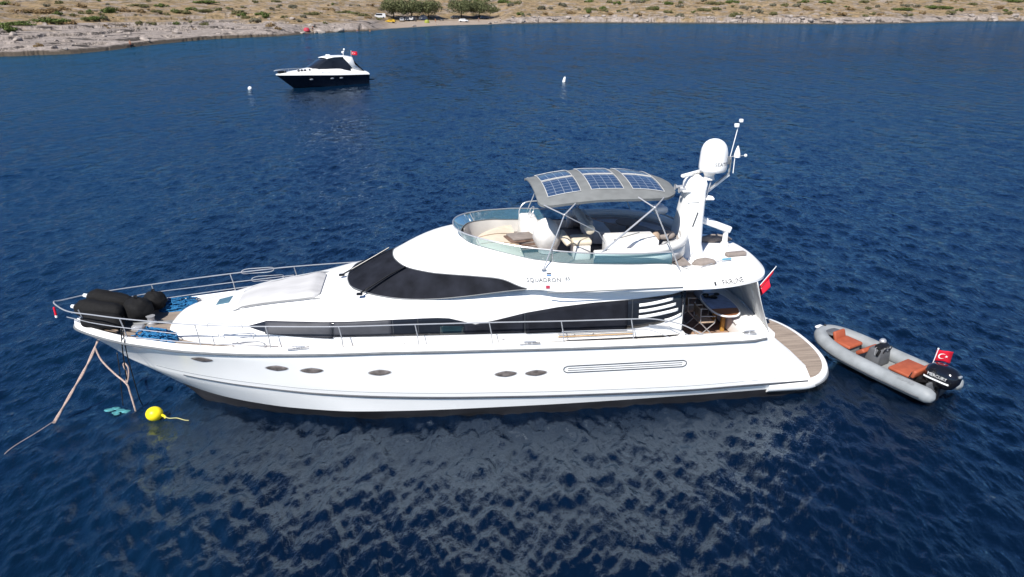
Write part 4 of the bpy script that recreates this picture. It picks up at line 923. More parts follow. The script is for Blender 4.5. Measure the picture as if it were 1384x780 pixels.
# ---- black covered fenders at the bow
def long_fender(L_, r, label):
    e = empty('fender', label=label, cat='fender', group='black covered fenders on the bow')
    MB().lathe([(0, -L_/2), (r*.35, -L_/2+.01), (r*.8, -L_/2+.10), (r, -L_/2+.24), (r*1.01, 0), (r, L_/2-.24), (r*.8, L_/2-.10), (r*.35, L_/2-.01), (0, L_/2)], 22).build('cover', M['blackcloth'], e, angle=180)
    MB().lathe([(0, -L_/2-.11), (.05, -L_/2-.10), (.055, -L_/2-.02), (.08, -L_/2+.03), (0, -L_/2+.04)], 12).build('end_cap', M['white'], e)
    return e
def lay(e, a, b):
    a, b = W(*a), W(*b); e.location = (a+b)/2; e.rotation_euler = (b-a).to_track_quat('Z', 'Y').to_euler()
lay(long_fender(1.25, .24, 'long black fender cover lying farthest from the camera at the bow rail'), (.30, -.50, 2.88), (1.40, -.45, 2.62))
lay(long_fender(1.30, .25, 'long black fender cover lying in the middle of the bow heap, beside the round ones'), (.15, .0, 2.78), (1.35, .15, 2.60))
lay(long_fender(1.15, .25, 'long black fender cover nearest the camera, under the port bow rail'), (.42, .28, 2.52), (1.38, .50, 2.46))
def ball_fender(r, s, t, z, label):
    e = on_yacht('ball_fender', s, t, z, label, 'fender', group='black covered fenders on the bow')
    rr = MB(); rr.ball((0, 0, 0), r, 22, 14, (1.08, 1, .96)); rr.build('cover', M['blackcloth'], e, angle=180)
    MB().lathe([(.05, r*.93), (.05, r+.04), (.02, r+.06), (0, r+.06)], 10).build('eye', M['black'], e)
ball_fender(.36, 1.62, -.18, 2.56, 'larger round black fender, in front of the smaller ball on the foredeck')
ball_fender(.29, 1.86, -.80, 2.55, 'smaller round black fender by the far rail beside the blue rope')
def crumple(o, k, sc, seed):
    from mathutils import noise
    for v in o.data.vertices:
        n = noise.noise(v.co*sc + Vector((seed, 0, 0))) + .5*noise.noise(v.co*sc*2.7 + Vector((0, seed, 0))); v.co += v.normal*k*n
for o in [q for q in bpy.data.objects if q.name.startswith('cover') and q.parent and 'fender' in q.parent.name]:
    bm = bmesh.new(); bm.from_mesh(o.data); bmesh.ops.subdivide_edges(bm, edges=bm.edges[:], cuts=1, use_grid_fill=True); bm.to_mesh(o.data); bm.free()
    o.data.polygons.foreach_set('use_smooth', [True]*len(o.data.polygons)); crumple(o, .035, 4.5, len(o.name) + o.parent.location.x)
# ---- blue rope heaps
def rope_heap(name, L_, w, h, seed, label, s, t, z, rz):
    e = on_yacht(name, s, t, z, label, 'rope', rz=rz)
    g = random.Random(seed); mb = MB(); n = 26
    rows = []
    for i in range(13):
        u = i/12*2-1; row = []
        env = max(0, 1-abs(u)**3)**.5
        for j in range(15):
            v = j/14*2-1; zz = h*.8*env*max(0, 1-v*v)**.6*(.75+.5*g.random()*.6); row.append(Vector((u*L_/2, v*w/2*(.35+.65*env), zz)))
        rows.append(row)
    mb.grid(rows)
    for k in range(n):
        cx = g.uniform(-.75, .75)*L_/2; cy = g.uniform(-.5, .5)*w; r1 = g.uniform(.12, .24); pts = []
        a0 = g.uniform(0, 6.28); env = max(.2, 1-abs(cx/(L_/2))**2)
        for q in range(7):
            a = a0 + q*g.uniform(.5, 1.0); x = cx + r1*1.3*math.cos(a); y = max(-w/2, min(w/2, cy + r1*.7*math.sin(a)))
            pts.append((x, y, .03 + h*env*max(.1, 1-(y/(w/2))**2)**.5*g.uniform(.8, 1.1)))
        mb.tube(smooth_path(pts, 3), .016, 5)
    mb.build('rope_heap', M['blue'], e, angle=180, weld=False)
rope_heap('blue_rope', 1.10, .62, .26, 3, 'heap of blue netted rope on the far side of the foredeck behind the ball fenders', 2.38, -1.12, 2.17, R(12))
rope_heap('blue_rope', 1.15, .50, .24, 8, 'heap of blue netted rope on the near side of the foredeck by the port bulwark', 2.45, .98, 2.17, R(-22))
o = MB().box((0, 0, 0), (.05, .05, .30), .015, 2).build('red_tag', M['red'], None); o.location = W(-.34, .16, 2.72); top(o, 'small red and white float hanging from the tip of the bow rail', 'marker')
MB().box((0, 0, -.12), (.055, .055, .08), .015).build('white_end', M['white'], o)
# ---- mooring lines and floats
def cord(name, pts, r, m, label, cat='rope', n=6, close=False, group=None):
    w = [W(*p) for p in pts]; c = w[0]; o = MB().tube([p - c for p in smooth_path(w, n)], r, 7).build(name, m, angle=180); o.location = c; return tag(o, label, cat, group)
def twist(name, pts, r, m, label):
    w = smooth_path([W(*p) for p in pts], 14); c = w[0]; mb = MB()
    for ph in (0, math.pi):
        q = []
        for i, p in enumerate(w):
            a = i*.30 + ph; q.append(p - c + Vector((math.cos(a), math.sin(a)*.6, math.sin(a)))*r*.9)
        mb.tube(q, r, 6)
    o = mb.build(name, m, angle=180, weld=False); o.location = c; return tag(o, label, 'rope')
twist('anchor_rope', [(.55, .02, 1.86), (.28, .45, 1.25), (-.05, .9, .68), (-.42, 1.42, .06)], .021, M['rope'], 'pale pink mooring rope running from the bow down to the water on the left')
cord('ground_line', [(-.40, 1.40, .12), (-.62, 1.9, .10), (-.85, 2.35, .085), (-.98, 2.62, .05), (-1.05, 2.8, -.03)], .009, M['rope'], 'thin pale line trailing across the water from the end of the bow rope')
cord('bow_line', [(.45, .18, 1.62), (.60, .30, 1.28), (.95, .52, .98), (1.32, .78, .78), (1.40, .86, .55), (1.50, 1.0, .0)], .025, M['rope'], 'slack pale pink rope hanging in a curve below the bow')
cord('rope_loop', [(1.32, .78, .80), (1.36, .72, 1.05), (1.30, .66, 1.28), (1.36, .70, 1.36), (1.44, .74, 1.24), (1.42, .78, 1.0), (1.35, .8, .8)], .020, M['rope'], 'short loop of pale rope knotted above the slack bow rope')
cord('snubber_line', [(1.70, 1.22, 2.62), (1.62, 1.20, 2.1), (1.52, 1.08, 1.5), (1.40, .88, .95)], .016, M['black'], 'dark line from the port bow rail down to the rope loop')
cord('snubber_line', [(1.74, 1.24, 2.60), (1.74, 1.30, 2.0), (1.70, 1.16, 1.2), (1.60, .86, .4), (1.56, .66, .02)], .014, M['black'], 'dark line from the port bow rail straight down to the water by the yellow buoy')
cord('snubber_line', [(.95, .10, 1.42), (.98, .25, .95), (1.0, .45, .4), (1.02, .6, .0)], .014, M['black'], 'thin dark line from the stem to the water behind the slack pink rope')
by = empty('mooring_buoy', W(2.12, 1.36, .13), PSI, 'bright yellow round mooring buoy floating below the bow', 'buoy')
MB().ball((0, 0, 0), .21, 22, 14, (1.06, 1, .92)).build('float', M['yellow'], by, angle=180)
MB().tube([(.20, -.05, -.02), (.27, -.07, -.05), (.30, -.08, -.10)], .035, 8).build('eye', M['yellow'], by)
cord('buoy_line', [(2.38, 1.44, .08), (2.55, 1.54, .07), (2.75, 1.56, .075), (2.98, 1.68, .07), (3.1, 1.7, .06)], .012, mat('yellow_line', (.45, .42, .18), .8), 'thin yellowish line trailing in the water from the yellow buoy')
g = random.Random(5); mb = MB()
for k in range(9):
    x, y = g.uniform(-.28, .28), g.uniform(-.14, .14); mb.ball((x, y + x*-.3, .005), g.uniform(.05, .11), 9, 5, (1.4, .9, .14))
o = mb.build('sunken_float', M['turq'], angle=180, weld=False); o.location = W(1.0, .93, .02); tag(o, 'pale turquoise tangle of plastic just under the surface left of the yellow buoy', 'debris')
# ---- cockpit furniture
tb = on_yacht('cockpit_table', 18.02, .62, 1.5, 'oval wooden cockpit table half covered with a blue cloth', 'table')
def oval(a, b, z0, z1, y0=-9): 
    return [(a*np.sign(math.cos(q))*abs(math.cos(q))**.8, b*np.sign(math.sin(q))*abs(math.sin(q))**.8) for q in np.linspace(0, 2*math.pi, 41)[:-1]]
MB().prism(oval(.42, .86, 0, 0), .69, .73).build('table_top', M['wood'], tb, smooth=False)
MB().tube([(x, y, .71) for x, y in oval(.43, .87, 0, 0)], .028, 6, closed=True).build('rim', M['white'], tb)
MB().prism([(x, y) for x, y in oval(.405, .845, 0, 0) if y > -.42], .725, .737).build('table_cloth', M['bluecloth'], tb, smooth=False)
MB().box((.02, -.30, .35), (.12, .10, .70), .02).build('leg', M['ochre'], tb); MB().box((.02, .30, .35), (.12, .10, .70), .02).build('leg', M['ochre'], tb)
g = random.Random(2); bag = MB()
for k in range(8): bag.ball((g.uniform(-.18, .2), g.uniform(-.2, .2), .03), g.uniform(.05, .1), 9, 6, (1.2, 1, .5))
o = bag.build('dark_scarf', M['black'], weld=False, angle=180); o.location = W(17.95, .15, 2.245); tag(o, 'dark bundle lying on the blue end of the cockpit table', 'bundle')
def chair(s, t, rz, label):
    e = on_yacht('folding_chair', s, t, 1.5, label, 'chair', rz=rz, group='folding chairs in the cockpit')
    for y in (-.26, .26):
        MB().tube([(-.24, y, 0), (.20, y, .46), (.22, y, .88)], .014, 7).build('frame_tube', M['steel'], e)
        MB().tube([(.26, y, 0), (-.22, y, .44), (-.23, y, .64), (.21, y, .66)], .014, 7).build('frame_tube', M['steel'], e)
    MB().box((0, 0, .45), (.44, .50, .03), .01).build('seat', M['tan'], e)
    MB().box((.225, 0, .74), (.02, .52, .24), .008).build('backrest', M['tan'], e)
    for z, x in ((.04, -.21), (.04, .23)): MB().tube([(x, -.26, z), (x, .26, z)], .011, 6).build('crossbar', M['steel'], e)
chair(17.42, 1.02, R(180), 'folding chair with tan sling and steel frame nearest the cockpit rail')
chair(17.35, .18, R(180), 'folding chair with tan sling in the shade behind the nearer chair')
# ---- yacht ensign at the stern
def flag_face(e, pts_fn, size, name='flag_cloth'):
    """pts_fn(u, v) -> point, u along the fly 0..1, v up 0..1; crescent and star on both faces"""
    n, m = 16, 10
    o = MB().grid([[pts_fn(i/n, j/m) for j in range(m+1)] for i in range(n+1)]).build(name, M['red'], e, angle=180)
    s = o.modifiers.new('thickness', 'SOLIDIFY'); s.thickness = .006; s.offset = 0
    def emblem(side):
        mb = MB(); cx, cy, r1, r2 = .36, .5, .25, .20; V = []; asp = size
        def q(x, y):
            u = cx + x/asp; v = cy + y; d = .003
            p = pts_fn(u, v); du = (pts_fn(u+d, v)-p); dv = (pts_fn(u, v+d)-p); nn = du.cross(dv).normalized()
            return p + nn*.009*side
        A = np.linspace(R(38), R(322), 22); out = [q(r1*math.cos(a), r1*math.sin(a)) for a in A]
        B = np.linspace(R(50), R(310), 22); inn = [q(.0625 + r2*math.cos(a), r2*math.sin(a)) for a in B]
        inn[0] = out[0]; inn[-1] = out[-1]; mb.grid([out, inn])
        st = []
        for k in range(10):
            a = math.pi + k*math.pi/5; rr = .125 if k % 2 == 0 else .05; st.append(q(.30 + rr*math.cos(a), rr*math.sin(a)))
        c = q(.30, 0); mb.add([c] + st, [(0, 1+k, 1+(k+1) % 10) for k in range(10)])
        mb.build('crescent_and_star', M['white'], o, smooth=False)
    emblem(1); emblem(-1); return o
fs = on_yacht('ensign', 19.12, -.12, 1.85, 'red national ensign hanging furled on a raked staff at the stern', 'flag')
MB().tube([(0, 0, 0), (.86, 0, 1.16)], .012, 8).build('staff', M['white'], fs); MB().ball((.87, 0, 1.18), .022, 10, 6).build('finial', M['steel'], fs)
def hang(u, v):
    w = .34 + .58*v; k = u*(.35 + .65*v)
    return Vector((.86*w - .10*k + .03*math.sin(9*u), -.07*math.sin(8*u + 2*v)*(.3+u) - .04*u, 1.16*w - .62*k))
flag_face(fs, hang, 1.5)
# ---- flybridge loose things
def lump(name, s, t, z, prof, m, label, cat, seed=1, n=20, sc=(1, 1), tilt=(0, 0), fold=.04):
    g = random.Random(seed); ph = [g.uniform(0, 6.28) for _ in range(6)]
    rows = []
    for k in range(n):
        a = 2*math.pi*k/n; row = []
        for i, (r, h) in enumerate(prof):
            q = 1 + fold*(math.sin(3*a+ph[0]+h*3) + .7*math.sin(5*a+ph[1]-h*5) + .5*math.sin(9*a + ph[2] + h*8))
            row.append(Vector((r*q*math.cos(a)*sc[0] + tilt[0]*h, r*q*math.sin(a)*sc[1] + tilt[1]*h, h)))
        rows.append(row)
    o = MB().grid(rows, cu=True).build(name, m, angle=70); o.location = W(s, t, z); o.rotation_euler = (0, 0, PSI); return tag(o, label, cat)
lump('covered_seat', 12.95, .22, 3.94, [(.30, 0), (.31, .10), (.38, .24), (.43, .42), (.42, .58), (.37, .72), (.28, .85), (.16, .94), (.06, .98), (0, .985)], M['whitecloth'], 'helm seat shrouded in a bulging white cover on the flybridge', 'seat cover', 4, 30, (.92, 1.0), (-.06, -.14), .03)
lg = on_yacht('folded_lounger', 12.22, .05, 4.0, 'stack of folded brown loungers with mauve pads on the flybridge', 'lounger')
for k, z in enumerate((.04, .16, .28)):
    MB().box((0, 0, z), (.95 - .08*k, .62, .05), .012, rot=(0, R(-4 + 3*k), R(8*k))).build('slat_frame', M['brown'], lg)
    MB().box((.02, .0, z+.06), (.86 - .08*k, .56, .06), .02, rot=(0, R(-4 + 3*k), R(8*k))).build('pad', M['taupe'], lg)
rl = empty('rolled_cover', W(14.0, -.05, 4.72), PSI, 'long rolled grey cover with a cream end lying across the flybridge seats', 'rolled cover')
MB().tube([(0, y, .02*math.sin(y*4)) for y in np.linspace(-.92, .95, 14)], [.12 + .012*math.sin(k*1.7) for k in range(14)], 14).build('roll', M['rollcloth'], rl)
MB().lathe([(0, .035), (.10, .03), (.135, 0), (.13, -.10), (.12, -.12)], 16, (0, -.95, .0), Euler((math.pi/2, 0, 0)).to_matrix()).build('end_cap', M['cream'], rl)
MB().tube([(0, .3, .11), (.5, .2, -.1), (1.0, .0, -.2)], .012, 5).build('lashing', M['rope'], rl)
lump('beige_cushion', 16.2, .45, 4.30, [(.30, 0), (.34, .05), (.30, .12), (.12, .16), (0, .165)], M['taupe'], 'beige cushion on the aft settee beside the mast foot', 'cushion', 7, 20, (1, .85))
lump('brown_bag', 15.88, .72, 4.28, [(.10, 0), (.15, .08), (.12, .2), (.06, .27), (0, .28)], M['tan'], 'small brown bag at the aft end of the white bar unit', 'bag', 9, 14)
lump('deck_cover', 17.22, .98, 3.64, [(.24, 0), (.26, .05), (.20, .12), (.08, .16), (0, .165)], M['taupe'], 'crumpled beige deck cover on the near side of the after deck', 'cover', 11, 22, (1.25, .65), (.4, 0), .12)
lump('deck_cover', 18.30, -.95, 3.64, [(.22, 0), (.25, .05), (.2, .14), (.10, .20), (0, .21)], M['taupe'], 'crumpled grey cover beside the davit post on the after deck', 'cover', 12, 22, (1.9, .7), (0, 0), .14)
o = MB().box((0, 0, .06), (.62, .20, .12), .04, 3).build('cover_pad', M['taupe']); o.location = W(18.42, .42, 3.63); o.rotation_euler = (0, 0, YR(.15)); tag(o, 'long flat grey pad lying near the aft edge of the upper deck', 'pad')
bh = on_yacht('boat_hook', 17.05, 1.30, 3.66, 'grey boat hook with a blue handle lying on the after deck', 'boat hook')
MB().tube([(0, 0, 0), (.80, .42, .03)], .013, 6).build('pole', M['steel'], bh); MB().tube([(.78, .41, .05), (1.05, .46, .04)], .03, 8).build('handle', mat('blue_grip', (.10, .32, .45), .5), bh)

# ================================================================== grey inflatable tender behind the yacht
A0 = W(22.12, -.75, 0); A1 = W(23.72, 2.78, 0); dv = (A1 - A0); ang = math.atan2(dv.y, dv.x)
rib = empty('inflatable_tender', A0, ang, 'grey inflatable tender with orange seats and a black outboard behind the yacht', 'tender')
rib.rotation_euler = (0, R(.6), ang)
LT = 3.95; rt = .220
# tube: port side from stern cone forward, round the bow, to the starboard cone
cl = [(LT, -.69, .36), (LT-.5, -.70, .36), (2.4, -.70, .37), (1.3, -.66, .41), (.62, -.50, .47), (.28, -.26, .51), (.20, 0, .52), (.28, .26, .51), (.62, .50, .47), (1.3, .66, .41), (2.4, .70, .37), (LT-.5, .70, .36), (LT, .69, .36)]
c = smooth_path(cl, 8)
ext0 = [Vector((LT + .32, -.685, .36)), Vector((LT + .26, -.685, .36)), Vector((LT+.12, -.69, .36))]; ext1 = [Vector((p.x, -p.y, p.z)) for p in ext0[::-1]]
pts = ext0 + c + ext1; rad = [.03, .15, .215] + [rt]*len(c) + [.215, .15, .03]
tube_o = MB().tube(pts, rad, 20).build('tube', M['rib'], rib, angle=60)
for sg in (1, -1):
    MB().tube([Vector((p.x, (p.y*sg if p.y < 0 else p.y*sg), p.z)) + Vector((0, -sg*rt*.98*(1 if abs(p.y) > .5 else abs(p.y)/.5), -.05)) for p in smooth_path(cl[:6], 6)], .028, 6).build('rubbing_strake', M['ribdark'], tube_o)
    for x in (1.5, 2.9): MB().tube([(x, -sg*(.70), .36+rt), (x+.18, -sg*.72, .375+rt), (x+.36, -sg*.70, .36+rt)], .014, 6).build('grab_handle', M['rub'], tube_o)
    v, f = text_mesh('ZODIAC' if False else 'TENDER', .09)
v, f = text_mesh('HIGHFIELD', .10); ar_ = rt + .006
mk('maker_lettering', [Vector((3.45 + c_.x, -.695 - ar_*math.sin(.55 - c_.y/ar_), .36 + ar_*math.cos(.55 - c_.y/ar_))) for c_ in v], f, M['rub'], tube_o, smooth=False)
rows = []
for x in np.linspace(.18, LT, 22):
    w = float(np.interp(x, [.18, .4, .9, 1.6, 2.6, LT], [.05, .24, .46, .58, .62, .60])); k = float(np.interp(x, [.18, .5, 1.2, 2.2, LT], [.42, .22, 0, -.16, -.20]))
    rows.append([Vector((x, -w, .32 if x > .6 else .42)), Vector((x, -w*.9, .10 + max(0, (.9-x)*.3))), Vector((x, 0, k)), Vector((x, w*.9, .10 + max(0, (.9-x)*.3))), Vector((x, w, .32 if x > .6 else .42))])
MB().grid(rows).add(rows[-1], [(0, 1, 2, 3, 4)]).build('hull', M['ribdark'], rib)
rows = [[Vector((x, y*float(np.interp(x, [.45, .8, 1.3, 2.4, LT-.05], [.18, .36, .47, .52, .52])), .24 if x > 1 else .24 + (1-x)*.2)) for y in np.linspace(-1, 1, 5)] for x in np.linspace(.45, LT-.05, 14)]
MB().grid(rows).build('floor', M['ribfloor'], rib)
MB().box((LT-.06, 0, .36), (.08, 1.0, .46), .02).build('transom', M['ribdark'], rib)
bl = MB().box((.42, 0, .66), (.52, .58, .08), .03, 3, rot=(0, R(-8), 0), taper=.8).build('bow_locker', M['ribdark'], rib)
MB().box((.06, -.06, .66), (.22, .26, .07), .025, 2).build('bow_step', M['white'], rib); MB().ball((.16, .02, .74), .045, 10, 6).build('bow_cleat', M['black'], rib)
bs = empty('bow_seat'); bs.parent = rib
MB().box((1.02, 0, .36), (.55, .62, .24), .03).build('seat_base', M['ribfloor'], bs)
MB().box((1.05, 0, .53), (.62, .70, .10), .035, 3, taper=.92).build('seat_cushion', M['orange'], bs)
MB().box((.72, 0, .66), (.12, .52, .28), .055, 4, rot=(0, R(-18), 0)).build('seat_back', M['orange'], bs)
cn = empty('console'); cn.parent = rib
MB().box((2.02, .05, .52), (.50, .66, .56), .06, 3, taper=.78, off=(.05, 0)).build('console_body', M['ribdark'], cn)
MB().box((1.70, .0, .56), (.30, .74, .14), .05, 3, rot=(0, R(-40), 0)).build('front_cushion', M['orange'], cn)
MB().box((2.12, .05, .86), (.20, .50, .10), .03, rot=(0, R(25), 0)).build('dashboard', M['black'], cn)
MB().ball((2.02, .20, .93), .10, 14, 9, (1, 1.1, .9)).build('compass_dome', M['steel'], cn)
MB().tube([(2.30 + .05*math.cos(a), .05 + .17*math.sin(a), .80 + .15*math.cos(a)) for a in np.linspace(0, 2*math.pi, 19)[:-1]], .014, 6, closed=True).build('steering_wheel', M['black'], cn)
MB().tube([(2.2, .05, .78), (2.3, .05, .80)], .03, 8).build('wheel_hub', M['steel'], cn); MB().box((2.22, -.26, .74), (.08, .06, .22), .02, rot=(0, R(15), 0)).build('throttle_lever', M['black'], cn)
MB().tube([(2.12, -.26, .62), (2.10, -.27, .85), (2.10, .37, .85), (2.12, .37, .62)], .014, 6).build('grab_rail', M['steel'], cn)
st = empty('stern_seat'); st.parent = rib
MB().box((3.05, 0, .37), (.58, .92, .26), .03).build('seat_base', M['ribfloor'], st)
MB().box((3.04, 0, .54), (.66, .98, .10), .035, 3).build('seat_cushion', M['orange'], st)
MB().box((3.44, 0, .66), (.12, .98, .26), .05, 3, rot=(0, R(16), 0)).build('seat_back', M['orange'], st)
MB().tube([(3.36, -.5, .55), (3.40, -.48, .70), (3.40, .48, .70), (3.36, .5, .55)], .016, 6).build('back_strap', M['black'], st)
ob = empty('outboard_motor'); ob.parent = rib; ob.location = (LT - .17, -.04, -.40); ob.scale = (1.14, 1.25, 1.28)
rows = []
for z, x0, x1, w in ((.66, -.08, .40, .13), (.72, -.16, .52, .20), (.84, -.20, .60, .235), (.96, -.20, .62, .24), (1.06, -.16, .58, .22), (1.13, -.08, .48, .17), (1.16, .04, .36, .09)):
    cx, h = (x0+x1)/2, (x1-x0)/2; rows.append([Vector((cx + h*np.sign(math.cos(a))*abs(math.cos(a))**.75, w*np.sign(math.sin(a))*abs(math.sin(a))**.75, z)) for a in np.linspace(0, 2*math.pi, 29)[:-1]])
cow = MB().grid(rows, cv=True, cap=True).build('cowl', M['blackgloss'], ob, angle=60)
MB().box((.12, 0, .30), (.22, .14, .72), .04).build('midsection', M['black'], ob); MB().box((.16, 0, -.18), (.34, .10, .22), .03).build('gearcase', M['black'], ob)
MB().box((-.10, 0, .56), (.20, .34, .34), .03).build('clamp_bracket', M['black'], ob); MB().box((-.26, .05, .62), (.18, .40, .24), .05).build('tilt_gear', M['black'], ob)
MB().tube([(-.3, -.2, .62), (-.05, -.22, .72), (.0, -.12, .70)], .02, 6).build('control_cable', M['black'], ob)
for sg in (1, -1):
    v, f = text_mesh('MERCURY', .105)
    mk('maker_lettering', [Vector((.20 + c_.x*1.0*sg, -sg*(.243 - .26*max(0, abs(c_.x*1.0)-.1)**2), .965 + c_.y)) for c_ in v], f, M['white'], cow, smooth=False)
    MB().grid([[Vector((x, -sg*(.246 - .30*max(0, abs(x-.2)-.16)**1.6), z)) for z in (.855, .895)] for x in np.linspace(-.12, .5, 12)]).build('white_stripe', M['white'], cow, angle=180)
MB().box((.60, 0, 1.05), (.05, .10, .05), .015).build('latch', M['steel'], ob)
fg = empty('tender_ensign', rib.matrix_basis @ Vector((LT - .42, .16, .45)), ang, 'red flag with white crescent and star flying from the stern of the grey tender', 'flag')
MB().tube([(0, 0, 0), (.10, .02, .92)], .012, 7).build('staff', M['white'], fg); MB().ball((.10, .02, .94), .026, 8, 5).build('finial', M['white'], fg)
FD = Matrix.Rotation(-ang, 3, 'Z') @ Vector((1, .10, 0))
flag_face(fg, lambda u, v: Vector((.065 + .035*v, .015, .55 + .36*v)) + FD*(.52*u) + Vector((0, 0, -.10*u - .02*math.sin(u*8))) + Matrix.Rotation(-ang, 3, 'Z') @ Vector((0, .05*math.sin(u*6.5+v), 0)), 1.45)
# ================================================================== second yacht, floats, and everything along the shore
def at_px(px, py, zoff=0.0):
    """where the line of sight through a point of the picture meets the land"""
    x = (px-692)/970; v = (390-py)/970; p = R(22)
    d = np.array([x, math.cos(p)+v*math.sin(p), -math.sin(p)+v*math.cos(p)])
    k = np.linspace(120, 1100, 2400); X, Y, Z = d[0]*k, d[1]*k, 10.5 + d[2]*k
    hit = np.nonzero(ground(X, Y) + zoff > Z)[0]
    if not len(hit): i = len(k)-1
    else: i = hit[0]
    return float(X[i]), float(Y[i]), float(k[i]*math.hypot(d[1], d[2]))
def gz(x, y): return float(ground(np.array([x]), np.array([y]))[0])
# ---- the dark hulled boat
fa = R(43)
fb = empty('cabin_cruiser', (-29.2, 92.2, 0), fa, 'dark hulled motor cruiser with a white hardtop anchored off the rocky shore', 'boat')
shr = pchip([0, .3, 1, 2.5, 5, 8, 11.4], [0, .42, .85, 1.42, 1.85, 1.95, 1.85]); shz = pchip([0, 3, 7, 11.4], [1.72, 1.60, 1.36, 1.15])
wlr = pchip([2.0, 2.6, 4, 6, 11.4], [0, .35, 1.0, 1.5, 1.65])
hr, wr_ = [], []; fb.scale = (1.08, 1, 1)
for u in np.linspace(0, 1, 30)**1.4:
    s = u*11.4; sw = 2.0 + u*9.4; r, z, w = float(shr(s)), float(shz(s)), float(wlr(sw)); row = []
    for f in (1, .7, .4, .15, 0): row.append(Vector((s + (sw-s)*(1-f), -(w + (r-w)*f**1.4), .0 + z*f)))
    row.append(Vector((sw+.3, 0, -.6))); hr.append(row + [Vector((p.x, -p.y, p.z)) for p in row[-2::-1]])
fh = MB().grid(hr); fh.add(hr[-1], [tuple(range(len(hr[-1])))]); fh = fh.build('hull', M['navy'], fb, angle=50)
for sg in (1, -1):
    for x, z in ((3.6, 1.05), (6.2, 1.0), (7.4, .98)): MB().ball((x, sg*(float(shr(x))*.97), z), .16, 10, 6, (1.5, .25, .6)).build('porthole', M['steel'], fh)
dk_ = []
dz_ = pchip([0, 2, 4, 5.5, 7, 9, 11.4], [.06, .34, .72, .98, 1.02, .85, .35]); 
for s in np.linspace(0, 11.4, 34):
    r, z = float(shr(s)), float(shz(s)); h = float(dz_(s)); dk_.append([Vector((s, -r*a, z + (.0 if abs(a) == 1 else h*(1-abs(a)**4)*.95 + .06))) for a in (1, .98, .85, .6, .3, 0, -.3, -.6, -.85, -.98, -1)])
MB().grid(dk_).add(dk_[-1], [tuple(range(11))]).build('deck', M['gel'], fb, angle=50)
cab = []
for s, zt, wt in ((4.2, 2.35, .9), (4.8, 2.62, 1.15), (5.6, 3.08, 1.22), (6.3, 3.42, 1.22), (7.0, 3.55, 1.22), (8.2, 3.57, 1.22), (9.0, 3.47, 1.2)):
    cab.append([Vector((s, -a*wt*(1.12 if i in (0, 8) else 1), z)) for i, (a, z) in enumerate([(1.2, 1.75), (1.12, 2.05), (1.0, zt-.12), (.85, zt-.03), (0, zt), (-.85, zt-.03), (-1.0, zt-.12), (-1.12, 2.05), (-1.2, 1.75)])])
cb_ = MB().grid(cab); cb_.add(cab[-1], [tuple(range(9))]); cb_ = cb_.build('windshield', M['glassdark'], fb, angle=50)
ht = [[Vector((s, a*w, z + .10*(1-a*a)+dz)) for a in np.linspace(-1, 1, 9)] for s, w, z, dz in ((s_, w_, z_ + .36, d_) for s_, w_, z_, d_ in ((6.1, 1.15, 3.0, .0), (6.15, 1.2, 3.02, .06), (7, 1.28, 3.14, .07), (8.5, 1.28, 3.12, .07), (9.4, 1.25, 3.02, .05), (9.45, 1.2, 2.98, 0)))]
ht = MB().grid(ht).build('hardtop', M['gel'], fb, angle=60); ht.modifiers.new('thickness', 'SOLIDIFY').thickness = .08
for sg in (1, -1):
    MB().grid([[Vector((x0, sg*1.30, z)), Vector((x1, sg*1.34, z))] for x0, x1, z in ((9.6, 10.6, 1.75), (9.0, 9.7, 2.5), (8.2, 9.4, 3.44))]).build('hardtop_leg', M['gel'], fb, angle=180).modifiers.new('thickness', 'SOLIDIFY').thickness = .10
o = MB().grid([[Vector((9.3, a*1.2, 3.36)), Vector((10.0, a*1.3, 2.55)), Vector((10.9, a*1.4, 1.6))] for a in np.linspace(-1, 1, 7)]).build('aft_canopy', M['blackcloth'], fb); o.modifiers.new('thickness', 'SOLIDIFY').thickness = .03
MB().box((11.75, 0, .45), (.95, 3.2, .14), .05).build('swim_platform', M['black'], fb)
for sg in (1, -1):
    pts = [(-.2, 0, 2.2)] + [(s, sg*float(shr(s))*.95, float(shz(s)) + .62) for s in (.3, 1, 2.2, 3.6, 5)] + [(6.0, sg*1.85, 1.75)]
    MB().tube(smooth_path(pts, 4), .022, 5).build('guard_rail', M['steel'], fb)
    for s in (.8, 2.2, 3.6, 5): MB().tube([(s, sg*float(shr(s))*.95, float(shz(s))), (s, sg*float(shr(s))*.95, float(shz(s))+.62)], .018, 5).build('stanchion', M['steel'], fb)
MB().tube([(8.9, .0, 3.55), (9.1, 0, 4.3)], .03, 6).build('aerial_mast', M['white'], fb); MB().ball((8.95, .1, 3.97), .16, 10, 7).build('radar_dome', M['white'], fb)
MB().ball((9.1, -.02, 4.33), .12, 10, 6).build('anchor_light', M['white'], fb); MB().box((7.0, .3, 3.72), (.5, .3, .14), .05).build('searchlight', M['gel'], fb)
FBM = Matrix.Translation(fb.location) @ Matrix.Rotation(fa, 4, 'Z') @ Matrix.Diagonal((1.08, 1, 1, 1))
fl2 = empty('cruiser_ensign', FBM @ Vector((9.7, -.4, 3.2)), fa, 'small red flag with a white crescent on the dark hulled cruiser', 'flag')
MB().tube([(0, 0, -.9), (.15, 0, 1.0)], .02, 6).build('staff', M['white'], fl2)
flag_face(fl2, lambda u, v: Vector((.12 + .72*u, .06*math.sin(u*6) - .35*u, .42 + .46*v - .08*u)), 1.5)
